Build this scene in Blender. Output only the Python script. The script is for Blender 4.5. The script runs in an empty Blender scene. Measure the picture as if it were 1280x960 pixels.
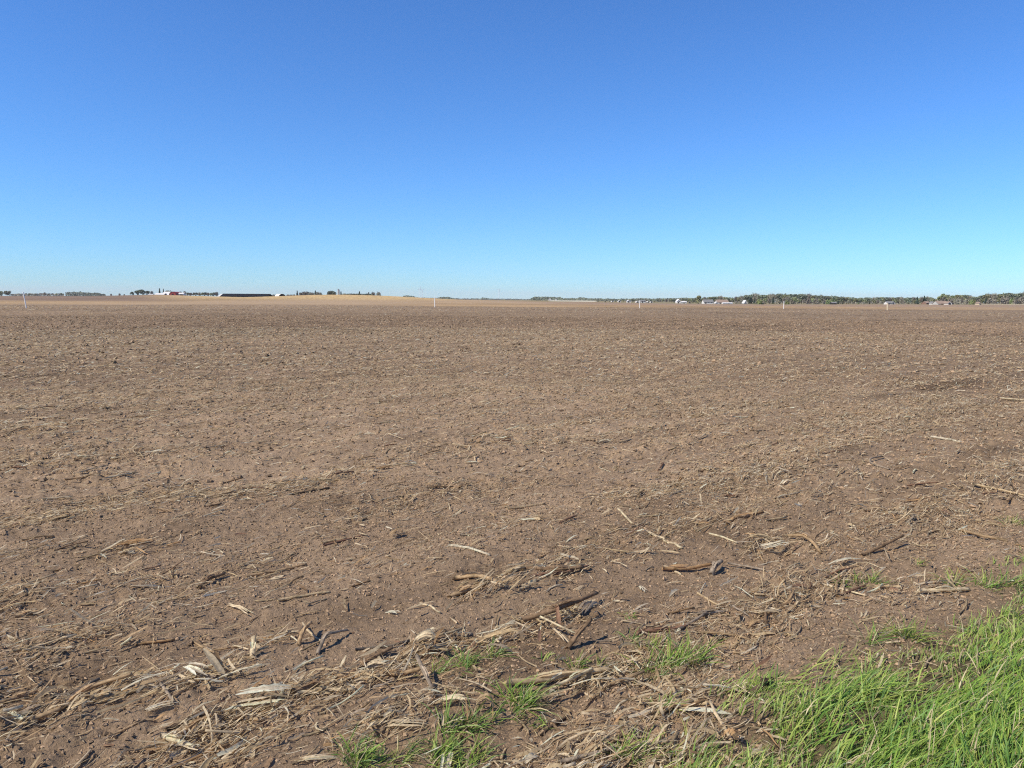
import bpy, math, random
import numpy as np
from mathutils import Matrix, Vector
R = math.radians
random.seed(7)
rng = np.random.default_rng(11)
scene = bpy.context.scene
COL = scene.collection

# ------------------------------------------------------------------ camera
EYE = 1.62
FPX = 960.0                       # focal length in pixels of a 1280 px wide frame
PITCH = math.atan(105.5 / FPX)
ROLL = R(0.407)
cam_data = bpy.data.cameras.new('camera')
cam_data.sensor_fit = 'HORIZONTAL'
cam_data.angle = 2 * math.atan(640 / FPX)
cam_data.clip_start = 0.05
cam_data.clip_end = 60000
cam = bpy.data.objects.new('camera', cam_data)
COL.objects.link(cam)
ROT = Matrix.Rotation(math.pi / 2 - PITCH, 4, 'X') @ Matrix.Rotation(ROLL, 4, 'Z')
cam.matrix_world = Matrix.Translation((0, 0, EYE)) @ ROT
scene.camera = cam

# ------------------------------------------------------------------ sky and sun
SUN_EL, SUN_AZ = 47.0, -117.0      # azimuth from the view direction (+Y), negative = to the left
world = bpy.data.worlds.new('World')
scene.world = world
world.use_nodes = True
wn, wl = world.node_tree.nodes, world.node_tree.links
wn.clear()
sky = wn.new('ShaderNodeTexSky')
sky.sky_type = 'NISHITA'
sky.sun_disc = False
sky.sun_elevation = R(SUN_EL)
sky.sun_rotation = R(SUN_AZ)
sky.altitude = 0
sky.air_density = 1.0
sky.dust_density = 0.0
sky.ozone_density = 3.0
bg = wn.new('ShaderNodeBackground')
bg.inputs['Strength'].default_value = 0.10
tint = wn.new('ShaderNodeMix'); tint.data_type = 'RGBA'; tint.blend_type = 'MULTIPLY'; tint.inputs[0].default_value = 1
tint.inputs[7].default_value = (.437, .768, 1.20, 1)         # the camera's white balance on the sky
wo = wn.new('ShaderNodeOutputWorld')
gam = wn.new('ShaderNodeGamma'); gam.inputs['Gamma'].default_value = 1.05      # the phone's contrast
wl.new(sky.outputs[0], gam.inputs['Color'])
wl.new(gam.outputs[0], tint.inputs[6])
wl.new(tint.outputs[2], bg.inputs['Color'])
wl.new(bg.outputs[0], wo.inputs['Surface'])
sun = bpy.data.lights.new('sun', 'SUN')
sun.energy = 5.0
sun.angle = R(0.53)
sun.color = (1.0, 0.91, 0.77)
suno = bpy.data.objects.new('sun', sun)
COL.objects.link(suno)
sd = Vector((math.sin(R(SUN_AZ)) * math.cos(R(SUN_EL)), math.cos(R(SUN_AZ)) * math.cos(R(SUN_EL)), math.sin(R(SUN_EL))))
suno.rotation_euler = sd.to_track_quat('Z', 'Y').to_euler()
scene.view_settings.view_transform = 'Standard'
scene.view_settings.look = 'None'
scene.view_settings.exposure = 0.35
scene.view_settings.gamma = 1
scene.view_settings.use_curve_mapping = False
scene.cycles.use_denoising = False      # keep the crisp grain of the soil
scene.cycles.filter_width = 1.15
scene.cycles.max_bounces = 5
scene.cycles.transparent_max_bounces = 4

# ------------------------------------------------------------------ noise and terrain
def _hash(ix, iy, seed):
    h = (ix.astype(np.int64) * 374761393 + iy.astype(np.int64) * 668265263 + seed * 1274126177) & 0xFFFFFFFF
    h = ((h ^ (h >> 13)) * 1103515245) & 0xFFFFFFFF
    h = ((h ^ (h >> 16)) * 2246822519) & 0xFFFFFFFF
    return ((h ^ (h >> 15)) & 0xFFFFFF) / float(0xFFFFFF)

def noise(x, y, seed=0):
    xi, yi = np.floor(x), np.floor(y)
    fx, fy = x - xi, y - yi
    fx = fx * fx * (3 - 2 * fx)
    fy = fy * fy * (3 - 2 * fy)
    a = _hash(xi, yi, seed); b = _hash(xi + 1, yi, seed)
    c = _hash(xi, yi + 1, seed); d = _hash(xi + 1, yi + 1, seed)
    return (a + (b - a) * fx) * (1 - fy) + (c + (d - c) * fx) * fy

def sstep(a, b, x):
    t = np.clip((x - a) / (b - a), 0, 1)
    return t * t * (3 - 2 * t)

ROWA = R(50)                                   # tillage rows run this far right of the view direction
RD = np.array([math.sin(ROWA), math.cos(ROWA)])
RN = np.array([-math.cos(ROWA), math.sin(ROWA)])

FAR_PX = np.array([-400, 0, 120, 200, 300, 380, 470, 560, 640, 740, 800, 880, 960, 1040, 1120, 1280, 1700])
FAR_H = np.array([1.5, 1.5, 2.0, 3.3, 2.0, 1.4, 1.0, 0.6, 0.3, 0.1, -0.4, -0.8, -0.8, -0.4, 0.0, 0.2, 0.2])

def big(x, y):
    r = np.hypot(x, y)
    px = 640 + 960 * x / np.maximum(y, 0.15 * r + 1e-6)
    far = np.interp(np.clip(px, -400, 1700), FAR_PX, FAR_H) * sstep(170, 620, r)
    hx, hy = x + 104, y - 430
    hill = 2.8 * np.exp(-((hx - 12) / np.where(hx < 12, 34, 62)) ** 2 - (hy / 125) ** 2)
    hill2 = 0.25 * np.exp(-((x + 150) / 90) ** 2 - ((y - 330) / 100) ** 2)
    und = 0.25 * (noise(x / 45, y / 45, 3) - 0.5) * sstep(15, 70, r)
    return far + hill + hill2 + und

# the grassy verge: polygon on the ground, worked out once from the photograph's edge of the grass
def ray_ground(px, py, z=0.0):
    d = ROT.to_3x3() @ Vector(((px - 640) / FPX, -(py - 480) / FPX, -1.0))
    t = (z - EYE) / d.z
    return np.array([d.x * t, d.y * t])

def at_depth(px, Y):
    # ground x of a far thing seen in column px at depth Y
    c, s = math.cos(ROLL), math.sin(ROLL)
    return (px - 640) / FPX * Y * math.cos(0)

def horizon(px):
    return 374.5 + (px - 640) * math.tan(ROLL)

EDGE_PX = [(800, 1000), (850, 968), (885, 940), (912, 905), (945, 872), (1000, 848), (1045, 838), (1085, 815), (1135, 795), (1200, 775), (1280, 728)]
EDGE = np.array([ray_ground(a, b) for a, b in EDGE_PX])
EDGE_U = EDGE @ RD
EDGE_V = EDGE @ RN
_o = np.argsort(EDGE_U); EDGE_U, EDGE_V = EDGE_U[_o], EDGE_V[_o]

def verge(x, y):
    # signed distance into the grass (metres, positive inside)
    u = x * RD[0] + y * RD[1]
    v = x * RN[0] + y * RN[1]
    return np.interp(u, EDGE_U, EDGE_V) - v

def micro(x, y):
    u = x * RD[0] + y * RD[1]
    v = x * RN[0] + y * RN[1]
    r = np.hypot(x, y)
    patch = sstep(0.35, 0.7, noise(u / 1.6, v / 0.42, 21))
    far = sstep(8, 40, r)
    z = 0.014 * np.sin(2 * math.pi * (v / 0.76 + 0.25 * noise(u / 2.5, v / 2.5, 8)))
    z = z + 0.05 * (noise(x / 1.15, y / 1.15, 1) - .5)
    z = z + (0.030 + 0.02 * far) * (noise(x / .36 + 9, y / .36, 2) - .5)
    cl = np.maximum(0, noise(x / .11, y / .11 + 5, 4) - 0.45) ** 1.3
    z = z + (0.026 + 0.055 * patch + 0.06 * far) * cl
    z = z + (0.013 + 0.014 * patch) * (noise(x / .052, y / .052, 5) - .5)
    z = z + (0.0075 + 0.006 * patch) * (noise(x / .023, y / .023, 6) - .5)
    g = verge(x, y)
    z = z + 0.06 * sstep(-0.1, 0.6, g) * (1 - sstep(40, 90, r))
    return z * (1 - 0.6 * sstep(170, 260, r))

def H(x, y):
    x = np.asarray(x, float); y = np.asarray(y, float)
    return big(x, y) + micro(x, y)

def ground(px, py, lift=0.0):
    p = ray_ground(px, py, lift)
    for _ in range(3):
        z = float(H(p[0], p[1])) + lift
        p = ray_ground(px, py, z)
    return np.array([p[0], p[1], float(H(p[0], p[1])) + lift])

# ------------------------------------------------------------------ object helpers
def tag(o, label=None, cat=None, group=None, kind=None):
    if label: o['label'] = label
    if cat: o['category'] = cat
    if group: o['group'] = group
    if kind: o['kind'] = kind
    return o

def thing(name, label, cat, loc=(0, 0, 0), rotz=0.0, group=None):
    o = bpy.data.objects.new(name, None)
    COL.objects.link(o)
    o.empty_display_size = 0.1
    o.location = loc
    o.rotation_euler = (0, 0, rotz)
    return tag(o, label, cat, group)

def mesh_np(name, verts, faces, col=None, smooth=True):
    """verts (N,3), faces (M,k) all with k corners, or a list of such arrays; col (N,3) optional."""
    me = bpy.data.meshes.new(name)
    fl = faces if isinstance(faces, list) else [faces]
    fl = [np.asarray(f, dtype=np.int32) for f in fl if len(f)]
    verts = np.asarray(verts, dtype=np.float32)
    me.vertices.add(len(verts))
    me.vertices.foreach_set('co', verts.ravel())
    loops = np.concatenate([f.ravel() for f in fl])
    tot = np.concatenate([np.full(len(f), f.shape[1], np.int32) for f in fl])
    start = np.concatenate([[0], np.cumsum(tot)[:-1]]).astype(np.int32)
    me.loops.add(len(loops))
    me.loops.foreach_set('vertex_index', loops)
    me.polygons.add(len(tot))
    me.polygons.foreach_set('loop_start', start)
    me.polygons.foreach_set('loop_total', tot)
    me.update(calc_edges=True)
    me.polygons.foreach_set('use_smooth', np.full(len(tot), smooth, dtype=bool))
    if col is not None:
        a = me.color_attributes.new('tint', 'FLOAT_COLOR', 'POINT')
        c = np.ones((len(verts), 4), np.float32)
        c[:, :3] = col
        a.data.foreach_set('color', c.ravel())
    me.update()
    return me

def add(name, me, mat, parent=None, loc=None):
    o = bpy.data.objects.new(name, me)
    COL.objects.link(o)
    if mat is not None and not me.materials:
        me.materials.append(mat)
    if parent is not None: o.parent = parent
    if loc is not None: o.location = loc
    return o

class MB:
    """collects boxes, prisms and tubes into one mesh"""
    def __init__(s): s.v, s.f = [], []
    def poly(s, pts, faces):
        b = len(s.v); s.v += [tuple(p) for p in pts]; s.f += [tuple(b + i for i in f) for f in faces]
    def box(s, x0, x1, y0, y1, z0, z1):
        s.poly([(x0, y0, z0), (x1, y0, z0), (x1, y1, z0), (x0, y1, z0), (x0, y0, z1), (x1, y0, z1), (x1, y1, z1), (x0, y1, z1)],
               [(3, 2, 1, 0), (4, 5, 6, 7), (0, 1, 5, 4), (1, 2, 6, 5), (2, 3, 7, 6), (3, 0, 4, 7)])
    def extrude_x(s, prof, x0, x1):
        n = len(prof)
        s.poly([(x0, y, z) for y, z in prof] + [(x1, y, z) for y, z in prof],
               [tuple(range(n)), tuple(range(2 * n - 1, n - 1, -1))] + [(i, i + n, (i + 1) % n + n, (i + 1) % n) for i in range(n)])
    def tube(s, pts, rad, sides=8):
        pts = [Vector(p) for p in pts]
        b = len(s.v)
        for i, p in enumerate(pts):
            t = (pts[min(i + 1, len(pts) - 1)] - pts[max(i - 1, 0)]).normalized()
            a = t.orthogonal().normalized(); c = t.cross(a)
            for k in range(sides):
                w = 2 * math.pi * k / sides
                s.v.append(tuple(p + (a * math.cos(w) + c * math.sin(w)) * rad[i]))
        for i in range(len(pts) - 1):
            for k in range(sides):
                s.f.append((b + i * sides + k, b + i * sides + (k + 1) % sides, b + (i + 1) * sides + (k + 1) % sides, b + (i + 1) * sides + k))
        s.f.append(tuple(b + k for k in range(sides))[::-1])
        s.f.append(tuple(b + (len(pts) - 1) * sides + k for k in range(sides)))
    def mesh(s, name, smooth=False):
        me = bpy.data.meshes.new(name)
        me.from_pydata(s.v, [], s.f)
        for p in me.polygons: p.use_smooth = smooth
        me.update()
        return me
    def build(s, name, mat, parent=None):
        return add(name, s.mesh(name), mat, parent)

# ------------------------------------------------------------------ materials
def new_mat(name):
    m = bpy.data.materials.new(name)
    m.use_nodes = True
    n = m.node_tree.nodes; l = m.node_tree.links
    return m, n, l, n['Principled BSDF']

def simple(name, c, rough=0.8, var=0.15, scale=3.0, spec=0.3):
    m, n, l, p = new_mat(name)
    tc = n.new('ShaderNodeTexCoord')
    no = n.new('ShaderNodeTexNoise'); no.inputs['Scale'].default_value = scale; no.inputs['Detail'].default_value = 4
    l.new(tc.outputs['Object'], no.inputs['Vector'])
    mr = n.new('ShaderNodeMapRange'); mr.inputs['To Min'].default_value = 1 - var; mr.inputs['To Max'].default_value = 1 + var
    l.new(no.outputs[0], mr.inputs['Value'])
    mx = n.new('ShaderNodeMix'); mx.data_type = 'RGBA'; mx.blend_type = 'MULTIPLY'; mx.inputs[0].default_value = 1
    mx.inputs[6].default_value = (*c, 1)
    l.new(mr.outputs[0], mx.inputs[7])
    l.new(mx.outputs[2], p.inputs['Base Color'])
    p.inputs['Roughness'].default_value = rough
    p.inputs['Specular IOR Level'].default_value = spec
    return m

def ground_mat():
    m, n, l, p = new_mat('soil')
    at = n.new('ShaderNodeVertexColor'); at.layer_name = 'tint'
    geo = n.new('ShaderNodeNewGeometry')
    a = n.new('ShaderNodeTexNoise'); a.inputs['Scale'].default_value = 42; a.inputs['Detail'].default_value = 6; a.inputs['Roughness'].default_value = 0.72
    b = n.new('ShaderNodeTexNoise'); b.inputs['Scale'].default_value = 3.2; b.inputs['Detail'].default_value = 5; b.inputs['Roughness'].default_value = 0.65
    l.new(geo.outputs['Position'], a.inputs['Vector']); l.new(geo.outputs['Position'], b.inputs['Vector'])
    r1 = n.new('ShaderNodeMapRange'); r1.inputs['From Min'].default_value = .3; r1.inputs['From Max'].default_value = .7
    r1.inputs['To Min'].default_value = .72; r1.inputs['To Max'].default_value = 1.28
    l.new(a.outputs[0], r1.inputs['Value'])
    r2 = n.new('ShaderNodeMapRange'); r2.inputs['From Min'].default_value = .3; r2.inputs['From Max'].default_value = .7
    r2.inputs['To Min'].default_value = .86; r2.inputs['To Max'].default_value = 1.14
    l.new(b.outputs[0], r2.inputs['Value'])
    mu = n.new('ShaderNodeMath'); mu.operation = 'MULTIPLY'
    l.new(r1.outputs[0], mu.inputs[0]); l.new(r2.outputs[0], mu.inputs[1])
    mx = n.new('ShaderNodeMix'); mx.data_type = 'RGBA'; mx.blend_type = 'MULTIPLY'; mx.inputs[0].default_value = 1
    l.new(at.outputs['Color'], mx.inputs[6]); l.new(mu.outputs[0], mx.inputs[7])
    l.new(mx.outputs[2], p.inputs['Base Color'])
    p.inputs['Roughness'].default_value = 0.95
    p.inputs['Specular IOR Level'].default_value = 0.15
    c = n.new('ShaderNodeTexNoise'); c.inputs['Scale'].default_value = 95; c.inputs['Detail'].default_value = 5; c.inputs['Roughness'].default_value = 0.7
    l.new(geo.outputs['Position'], c.inputs['Vector'])
    bu = n.new('ShaderNodeBump'); bu.inputs['Strength'].default_value = 1.0; bu.inputs['Distance'].default_value = 0.02
    l.new(c.outputs[0], bu.inputs['Height']); l.new(bu.outputs[0], p.inputs['Normal'])
    return m

def straw_mat(name='dry_straw'):
    m, n, l, p = new_mat(name)
    at = n.new('ShaderNodeVertexColor'); at.layer_name = 'tint'
    tc = n.new('ShaderNodeNewGeometry')
    a = n.new('ShaderNodeTexNoise'); a.inputs['Scale'].default_value = 60; a.inputs['Detail'].default_value = 4; a.inputs['Roughness'].default_value = .65
    l.new(tc.outputs['Position'], a.inputs['Vector'])
    r1 = n.new('ShaderNodeMapRange'); r1.inputs['From Min'].default_value = .3; r1.inputs['From Max'].default_value = .7
    r1.inputs['To Min'].default_value = .62; r1.inputs['To Max'].default_value = 1.22
    l.new(a.outputs[0], r1.inputs['Value'])
    mx = n.new('ShaderNodeMix'); mx.data_type = 'RGBA'; mx.blend_type = 'MULTIPLY'; mx.inputs[0].default_value = 1
    l.new(at.outputs['Color'], mx.inputs[6]); l.new(r1.outputs[0], mx.inputs[7])
    l.new(mx.outputs[2], p.inputs['Base Color'])
    p.inputs['Roughness'].default_value = 0.85
    p.inputs['Specular IOR Level'].default_value = 0.12
    bu = n.new('ShaderNodeBump'); bu.inputs['Strength'].default_value = 0.5; bu.inputs['Distance'].default_value = 0.004
    l.new(a.outputs[0], bu.inputs['Height']); l.new(bu.outputs[0], p.inputs['Normal'])
    tr = n.new('ShaderNodeBsdfTranslucent')
    l.new(mx.outputs[2], tr.inputs['Color'])
    ms = n.new('ShaderNodeMixShader'); ms.inputs[0].default_value = .48
    l.new(p.outputs[0], ms.inputs[1]); l.new(tr.outputs[0], ms.inputs[2]); l.new(ms.outputs[0], n['Material Output'].inputs['Surface'])
    return m

def grass_mat():
    m, n, l, p = new_mat('grass_blades')
    at = n.new('ShaderNodeVertexColor'); at.layer_name = 'tint'
    l.new(at.outputs['Color'], p.inputs['Base Color'])
    p.inputs['Roughness'].default_value = 0.45
    p.inputs['Specular IOR Level'].default_value = 0.25
    tr = n.new('ShaderNodeBsdfTranslucent')
    g = n.new('ShaderNodeMix'); g.data_type = 'RGBA'; g.blend_type = 'MULTIPLY'; g.inputs[0].default_value = 1
    g.inputs[7].default_value = (1.25, 1.25, .55, 1)
    l.new(at.outputs['Color'], g.inputs[6]); l.new(g.outputs[2], tr.inputs['Color'])
    mx = n.new('ShaderNodeMixShader'); mx.inputs[0].default_value = 0.32
    out = n['Material Output']
    l.new(p.outputs[0], mx.inputs[1]); l.new(tr.outputs[0], mx.inputs[2]); l.new(mx.outputs[0], out.inputs['Surface'])
    return m

def crown_mat(name, c, var=0.4):
    m, n, l, p = new_mat(name)
    oi = n.new('ShaderNodeObjectInfo')
    geo = n.new('ShaderNodeNewGeometry')
    no = n.new('ShaderNodeTexNoise'); no.inputs['Scale'].default_value = 0.45; no.inputs['Detail'].default_value = 3
    l.new(geo.outputs['Position'], no.inputs['Vector'])
    r = n.new('ShaderNodeMapRange'); r.inputs['From Min'].default_value = .3; r.inputs['From Max'].default_value = .7
    r.inputs['To Min'].default_value = 1 - var; r.inputs['To Max'].default_value = 1 + var
    l.new(no.outputs[0], r.inputs['Value'])
    h = n.new('ShaderNodeHueSaturation'); h.inputs['Color'].default_value = (*c, 1)
    rh = n.new('ShaderNodeMapRange'); rh.inputs['To Min'].default_value = .47; rh.inputs['To Max'].default_value = .53
    rv = n.new('ShaderNodeMapRange'); rv.inputs['To Min'].default_value = .75; rv.inputs['To Max'].default_value = 1.3
    l.new(oi.outputs['Random'], rh.inputs['Value']); l.new(oi.outputs['Random'], rv.inputs['Value'])
    l.new(rh.outputs[0], h.inputs['Hue']); l.new(rv.outputs[0], h.inputs['Value'])
    mx = n.new('ShaderNodeMix'); mx.data_type = 'RGBA'; mx.blend_type = 'MULTIPLY'; mx.inputs[0].default_value = 1
    l.new(h.outputs[0], mx.inputs[6]); l.new(r.outputs[0], mx.inputs[7])
    l.new(mx.outputs[2], p.inputs['Base Color'])
    p.inputs['Roughness'].default_value = .9
    p.inputs['Specular IOR Level'].default_value = .1
    return m

def crumb_mat():
    m, n, l, p = new_mat('soil_crumb')
    at = n.new('ShaderNodeVertexColor'); at.layer_name = 'tint'
    l.new(at.outputs['Color'], p.inputs['Base Color'])
    p.inputs['Roughness'].default_value = .95; p.inputs['Specular IOR Level'].default_value = .1
    return m
M_CRUMB = crumb_mat()
M_SOIL = ground_mat()
M_STRAW = straw_mat()
M_GRASS = grass_mat()
M_WHITE = simple('white_paint', (.62, .60, .56), .7)
M_POST = simple('white_post', (.80, .78, .72), .5, .08)
M_WOODPOST = simple('pale_wood', (.62, .52, .36), .8)
M_RED = simple('red_paint', (.30, .045, .04), .7)
M_ROOFW = simple('white_metal_roof', (.58, .57, .54), .7)
M_ROOFG = simple('grey_roof', (.17, .17, .165), .8)
M_ROOFT = simple('tan_roof', (.25, .185, .14), .85)
M_ROOFD = simple('dark_metal_roof', (.012, .013, .018), .9, .15, 3.0, .05)
M_DARK = simple('dark_opening', (.012, .012, .014), .9)
M_GLASS = simple('dark_glass', (.03, .04, .05), .2)
M_CONC = simple('concrete', (.42, .41, .38), .85)
M_BARK = simple('bark', (.10, .08, .065), .95)
M_TURB = simple('turbine_white', (.82, .82, .82), .5, .03)
M_BARE = crown_mat('bare_twigs', (.235, .215, .17), .3)
M_BUD = crown_mat('budding_leaves', (.225, .23, .125))
M_SPRING = crown_mat('spring_leaves', (.215, .25, .105))
M_CONIFER = crown_mat('conifer_needles', (.06, .085, .06))
M_BLUE = crown_mat('grey_green_leaves', (.18, .205, .145))

# ------------------------------------------------------------------ ground sheet
def build_ground():
    rr = [0.0, .25, .5, .75, 1.0]
    r = 1.2
    while r < 14000:
        rr.append(r)
        if r < 260: r += min(max(0.001 * r * r, 0.009), 0.0052 * r)
        else: r += 0.03 * r
    rr = np.array(rr)
    fa = np.linspace(-R(45), R(45), 1040)
    ba = np.linspace(R(45), R(315), 92)[1:-1]
    aa = np.concatenate([fa, ba])
    na, nr = len(aa), len(rr)
    A, RR = np.meshgrid(aa, rr)
    # jitter the lattice so no rings or spokes show
    jit = np.clip((RR - 1.3) / 2, 0, 1)
    dr = np.gradient(rr)[:, None]
    RRj = RR + (rng.random(RR.shape) - .5) * dr * .55 * jit
    Aj = A + np.where(np.abs(A) < R(44), (rng.random(A.shape) - .5) * R(90) / 1040 * .55, 0)
    x = (RRj * np.sin(Aj)).ravel(); y = (RRj * np.cos(Aj)).ravel()
    x[:na] = 0; y[:na] = 0
    z = H(x, y)
    # real land cover as colour, with a shading offset on the near soil
    r_ = np.hypot(x, y)
    u = x * RD[0] + y * RD[1]; v = x * RN[0] + y * RN[1]
    soil = np.array([.255, .178, .110])
    dry = np.array([.325, .229, .143])
    damp = np.array([.138, .093, .055])
    n1 = noise(u / 2.3, v / .5, 31); n2 = noise(x / .6, y / .6, 32); n3 = noise(x / 14, y / 14, 33); n4 = noise(u / 60, v / 9, 35)
    t = np.clip(.5 * n1 + .3 * n2 + .35 * n3 - .1, 0, 1)[:, None]
    c = soil + (dry - soil) * sstep(.45, .85, t) + (damp - soil) * (1 - sstep(.12, .4, t))
    c = c * (0.82 + .36 * n4)[:, None]
    # flecks of chaff
    fl = rng.random(len(x))
    k = sstep(3, 30, r_)
    c = c * (1 + (fl - .5) * (.22 + .34 * k))[:, None]
    straw = np.array([.40, .30, .19])
    c = c * (1 - .27 * sstep(5, 22, r_))[:, None]          # near soil colour kept lighter to offset its bump self-shading, darker farther out
    far_t = sstep(30, 170, r_) * (.06 + .10 * noise(u / 25, v / 4, 36))
    c = c + (straw - c) * far_t[:, None]
    # beyond the ploughed field: stubble, then other fields
    edge = 176 + 10 * (noise(x / 30, y / 30, 41) - .5) + 6 * (noise(x / 6, y / 6, 42) - .5) - 22 * sstep(40, 110, -x)
    tan = np.array([.30, .205, .108]) * (0.82 + .36 * noise(x / 9, y / 26, 43))[:, None] * (.85 + .3 * fl)[:, None]
    pale = np.array([.34, .245, .15])
    greenish = np.array([.19, .17, .075])
    brownf = np.array([.185, .126, .083]) * (.85 + .3 * noise(x / 40, y / 60, 44))[:, None]
    ppx = 640 + 960 * x / np.maximum(y, 1)
    w = sstep(-16, 14, y - edge + 12 * (fl - .5))[:, None]
    f = tan + (pale - tan) * (sstep(.45, .75, noise(x / 60, y / 200, 45)) * .7)[:, None]
    gold = sstep(.5, 2.0, big(x, y))[:, None] * (1 - sstep(620, 800, y))[:, None] * (1 - sstep(560, 640, ppx))[:, None]
    f = f + (np.array([.46, .325, .15]) * (.85 + .3 * fl)[:, None] - f) * gold * .85
    leftf = (sstep(205, 250, y) * (1 - sstep(150, 260, ppx)))[:, None]
    f = f + (brownf - f) * leftf
    rightf = (sstep(250, 330, y) * sstep(600, 760, ppx))[:, None]
    f = f + (np.array([.255, .178, .118]) - f) * rightf * .8
    f = f + (greenish - f) * (sstep(520, 640, y) * sstep(560, 700, ppx) * .7)[:, None]
    f = f + (np.array([.13, .11, .075]) - f) * (sstep(1500, 2400, y) * .85)[:, None]
    pf = (sstep(780, 800, y) * (1 - sstep(2300, 2400, y)) * sstep(683, 690, ppx) * (1 - sstep(741, 746, ppx)))[:, None]
    f = f + (np.array([.55, .50, .38]) - f) * pf
    c = c + (f - c) * w
    # verge: dead thatch between the blades
    g = sstep(-.15, .35, verge(x, y))[:, None] * (1 - sstep(60, 100, r_))[:, None]
    th = np.array([.12, .095, .05]) * (.7 + .6 * noise(x / .08, y / .08, 51))[:, None]
    c = c + (th - c) * g
    i = np.arange(nr - 1)[:, None] * na + np.arange(na)[None, :]
    j = np.arange(nr - 1)[:, None] * na + (np.arange(na)[None, :] + 1) % na
    F = np.stack([i, j, j + na, i + na], -1)
    tri = np.stack([i[0] * 0, (j + na)[0], (i + na)[0]], -1)
    quads = F[1:].reshape(-1, 4)[:, ::-1]
    V = np.stack([x, y, z], -1)
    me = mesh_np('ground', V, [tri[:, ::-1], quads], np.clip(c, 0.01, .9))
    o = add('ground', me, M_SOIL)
    tag(o, kind='structure')
    return o
build_ground()

# ------------------------------------------------------------------ residue shapes
PAL = {
    'pale': (.70, .57, .375), 'white': (.78, .68, .50), 'straw': (.57, .44, .26), 'tan': (.49, .35, .20),
    'orange': (.50, .32, .16), 'brown': (.29, .195, .115), 'grey': (.39, .315, .23), 'dark': (.15, .105, .068),
    'redbrown': (.32, .19, .12), 'greenish': (.42, .42, .18)}

def ribbons(P, side, width, tint, cup=0.0, cross=2):
    """P (N,K,3) centre lines, side (N,K,3) unit, width (N,K); returns verts, quads, colours"""
    N, K, _ = P.shape
    s = np.linspace(-1, 1, cross)
    V = P[:, :, None, :] + side[:, :, None, :] * (width[:, :, None, None] * .5) * s[None, None, :, None]
    if cross > 2:
        V[..., 2] += (np.asarray(cup).reshape(-1, 1, 1) * width[:, :, None]) * (s ** 2)[None, None, :]
    base = np.arange(N)[:, None, None] * K * cross + np.arange(K - 1)[None, :, None] * cross + np.arange(cross - 1)[None, None, :]
    F = np.stack([base, base + 1, base + cross + 1, base + cross], -1).reshape(-1, 4)
    C = np.repeat(tint, K * cross, axis=0)
    return V.reshape(-1, 3), F, C

def tubes(P, rad, tint, sides=6):
    N, K, _ = P.shape
    T = np.gradient(P, axis=1)
    T /= np.linalg.norm(T, axis=2, keepdims=True) + 1e-9
    up = np.zeros_like(T); up[..., 2] = 1; up[..., 0] = .13
    a = np.cross(T, up); a /= np.linalg.norm(a, axis=2, keepdims=True) + 1e-9
    b = np.cross(a, T)
    w = np.linspace(0, 2 * math.pi, sides, endpoint=False)
    V = P[:, :, None, :] + rad[:, :, None, None] * (a[:, :, None, :] * np.cos(w)[None, None, :, None] + .85 * b[:, :, None, :] * np.sin(w)[None, None, :, None])
    st = np.arange(N)[:, None, None] * K * sides
    i = st + np.arange(K - 1)[None, :, None] * sides + np.arange(sides)[None, None, :]
    j = st + np.arange(K - 1)[None, :, None] * sides + (np.arange(sides)[None, None, :] + 1) % sides
    F = np.stack([i, j, j + sides, i + sides], -1).reshape(-1, 4)
    # end caps as quads across the ring (sides must be 6 or 8)
    caps = []
    for e in (0, (K - 1) * sides):
        s0 = np.arange(N) * K * sides + e
        q = [(0, 1, 2, sides - 1), (2, 3, sides - 2, sides - 1)] if sides == 6 else [(0, 1, 2, 7), (7, 2, 3, 6), (6, 3, 4, 5)]
        for t in q: caps.append(np.stack([s0 + k for k in t], -1))
    F = np.concatenate([F] + caps)
    return V.reshape(-1, 3), F, np.repeat(tint, K * sides, axis=0)

def residue_density(x, y):
    u = x * RD[0] + y * RD[1]; v = x * RN[0] + y * RN[1]
    a = noise(u / 1.6, v / .42, 21)
    b = noise(u / .7, v / .3, 61)
    c = noise(x / 4, y / 4, 62)
    d = .22 + 1.5 * sstep(.36, .76, .55 * a + .3 * b + .25 * c)
    # the smooth tractor strip beside the verge
    g = -verge(x, y)
    d = d * (1 - .65 * sstep(1.15, 1.4, g + .25 * (a - .5)) * (1 - sstep(1.75, 2.05, g + .25 * (a - .5))))
    r = np.hypot(x, y)
    band = sstep(.30, .75, .5 + .5 * np.sin(2 * math.pi * v / 2.15 + 2.4 * noise(u / 5, v / 5, 63)))
    d = d * (1 + (.4 + .95 * band - 1) * sstep(2.5, 4, r) * (1 - sstep(30, 55, r)))
    f = .75 * sstep(5, 13, r)
    d = d * (1 - .6 * f) + .5 * f
    return d

def scatter(n, r0, r1, half=R(42), soft=0.0):
    a = (rng.random(n) * 2 - 1) * half
    r = np.sqrt(rng.random(n) * (r1 * r1 - r0 * r0) + r0 * r0)
    x, y = r * np.sin(a), r * np.cos(a)
    keep = rng.random(n) * 1.5 < residue_density(x, y) + soft
    keep &= (verge(x, y) < .15 + .3 * rng.random(n)) | (rng.random(n) < .12)
    keep &= y < 172
    return x[keep], y[keep]

TONES = np.array([PAL['pale'], PAL['straw'], PAL['tan'], PAL['grey'], PAL['orange'], PAL['brown'], PAL['white'], PAL['redbrown'], PAL['dark']])
TONE_P = np.array([.32, .28, .17, .05, .03, .03, .10, .02, 0])

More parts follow.
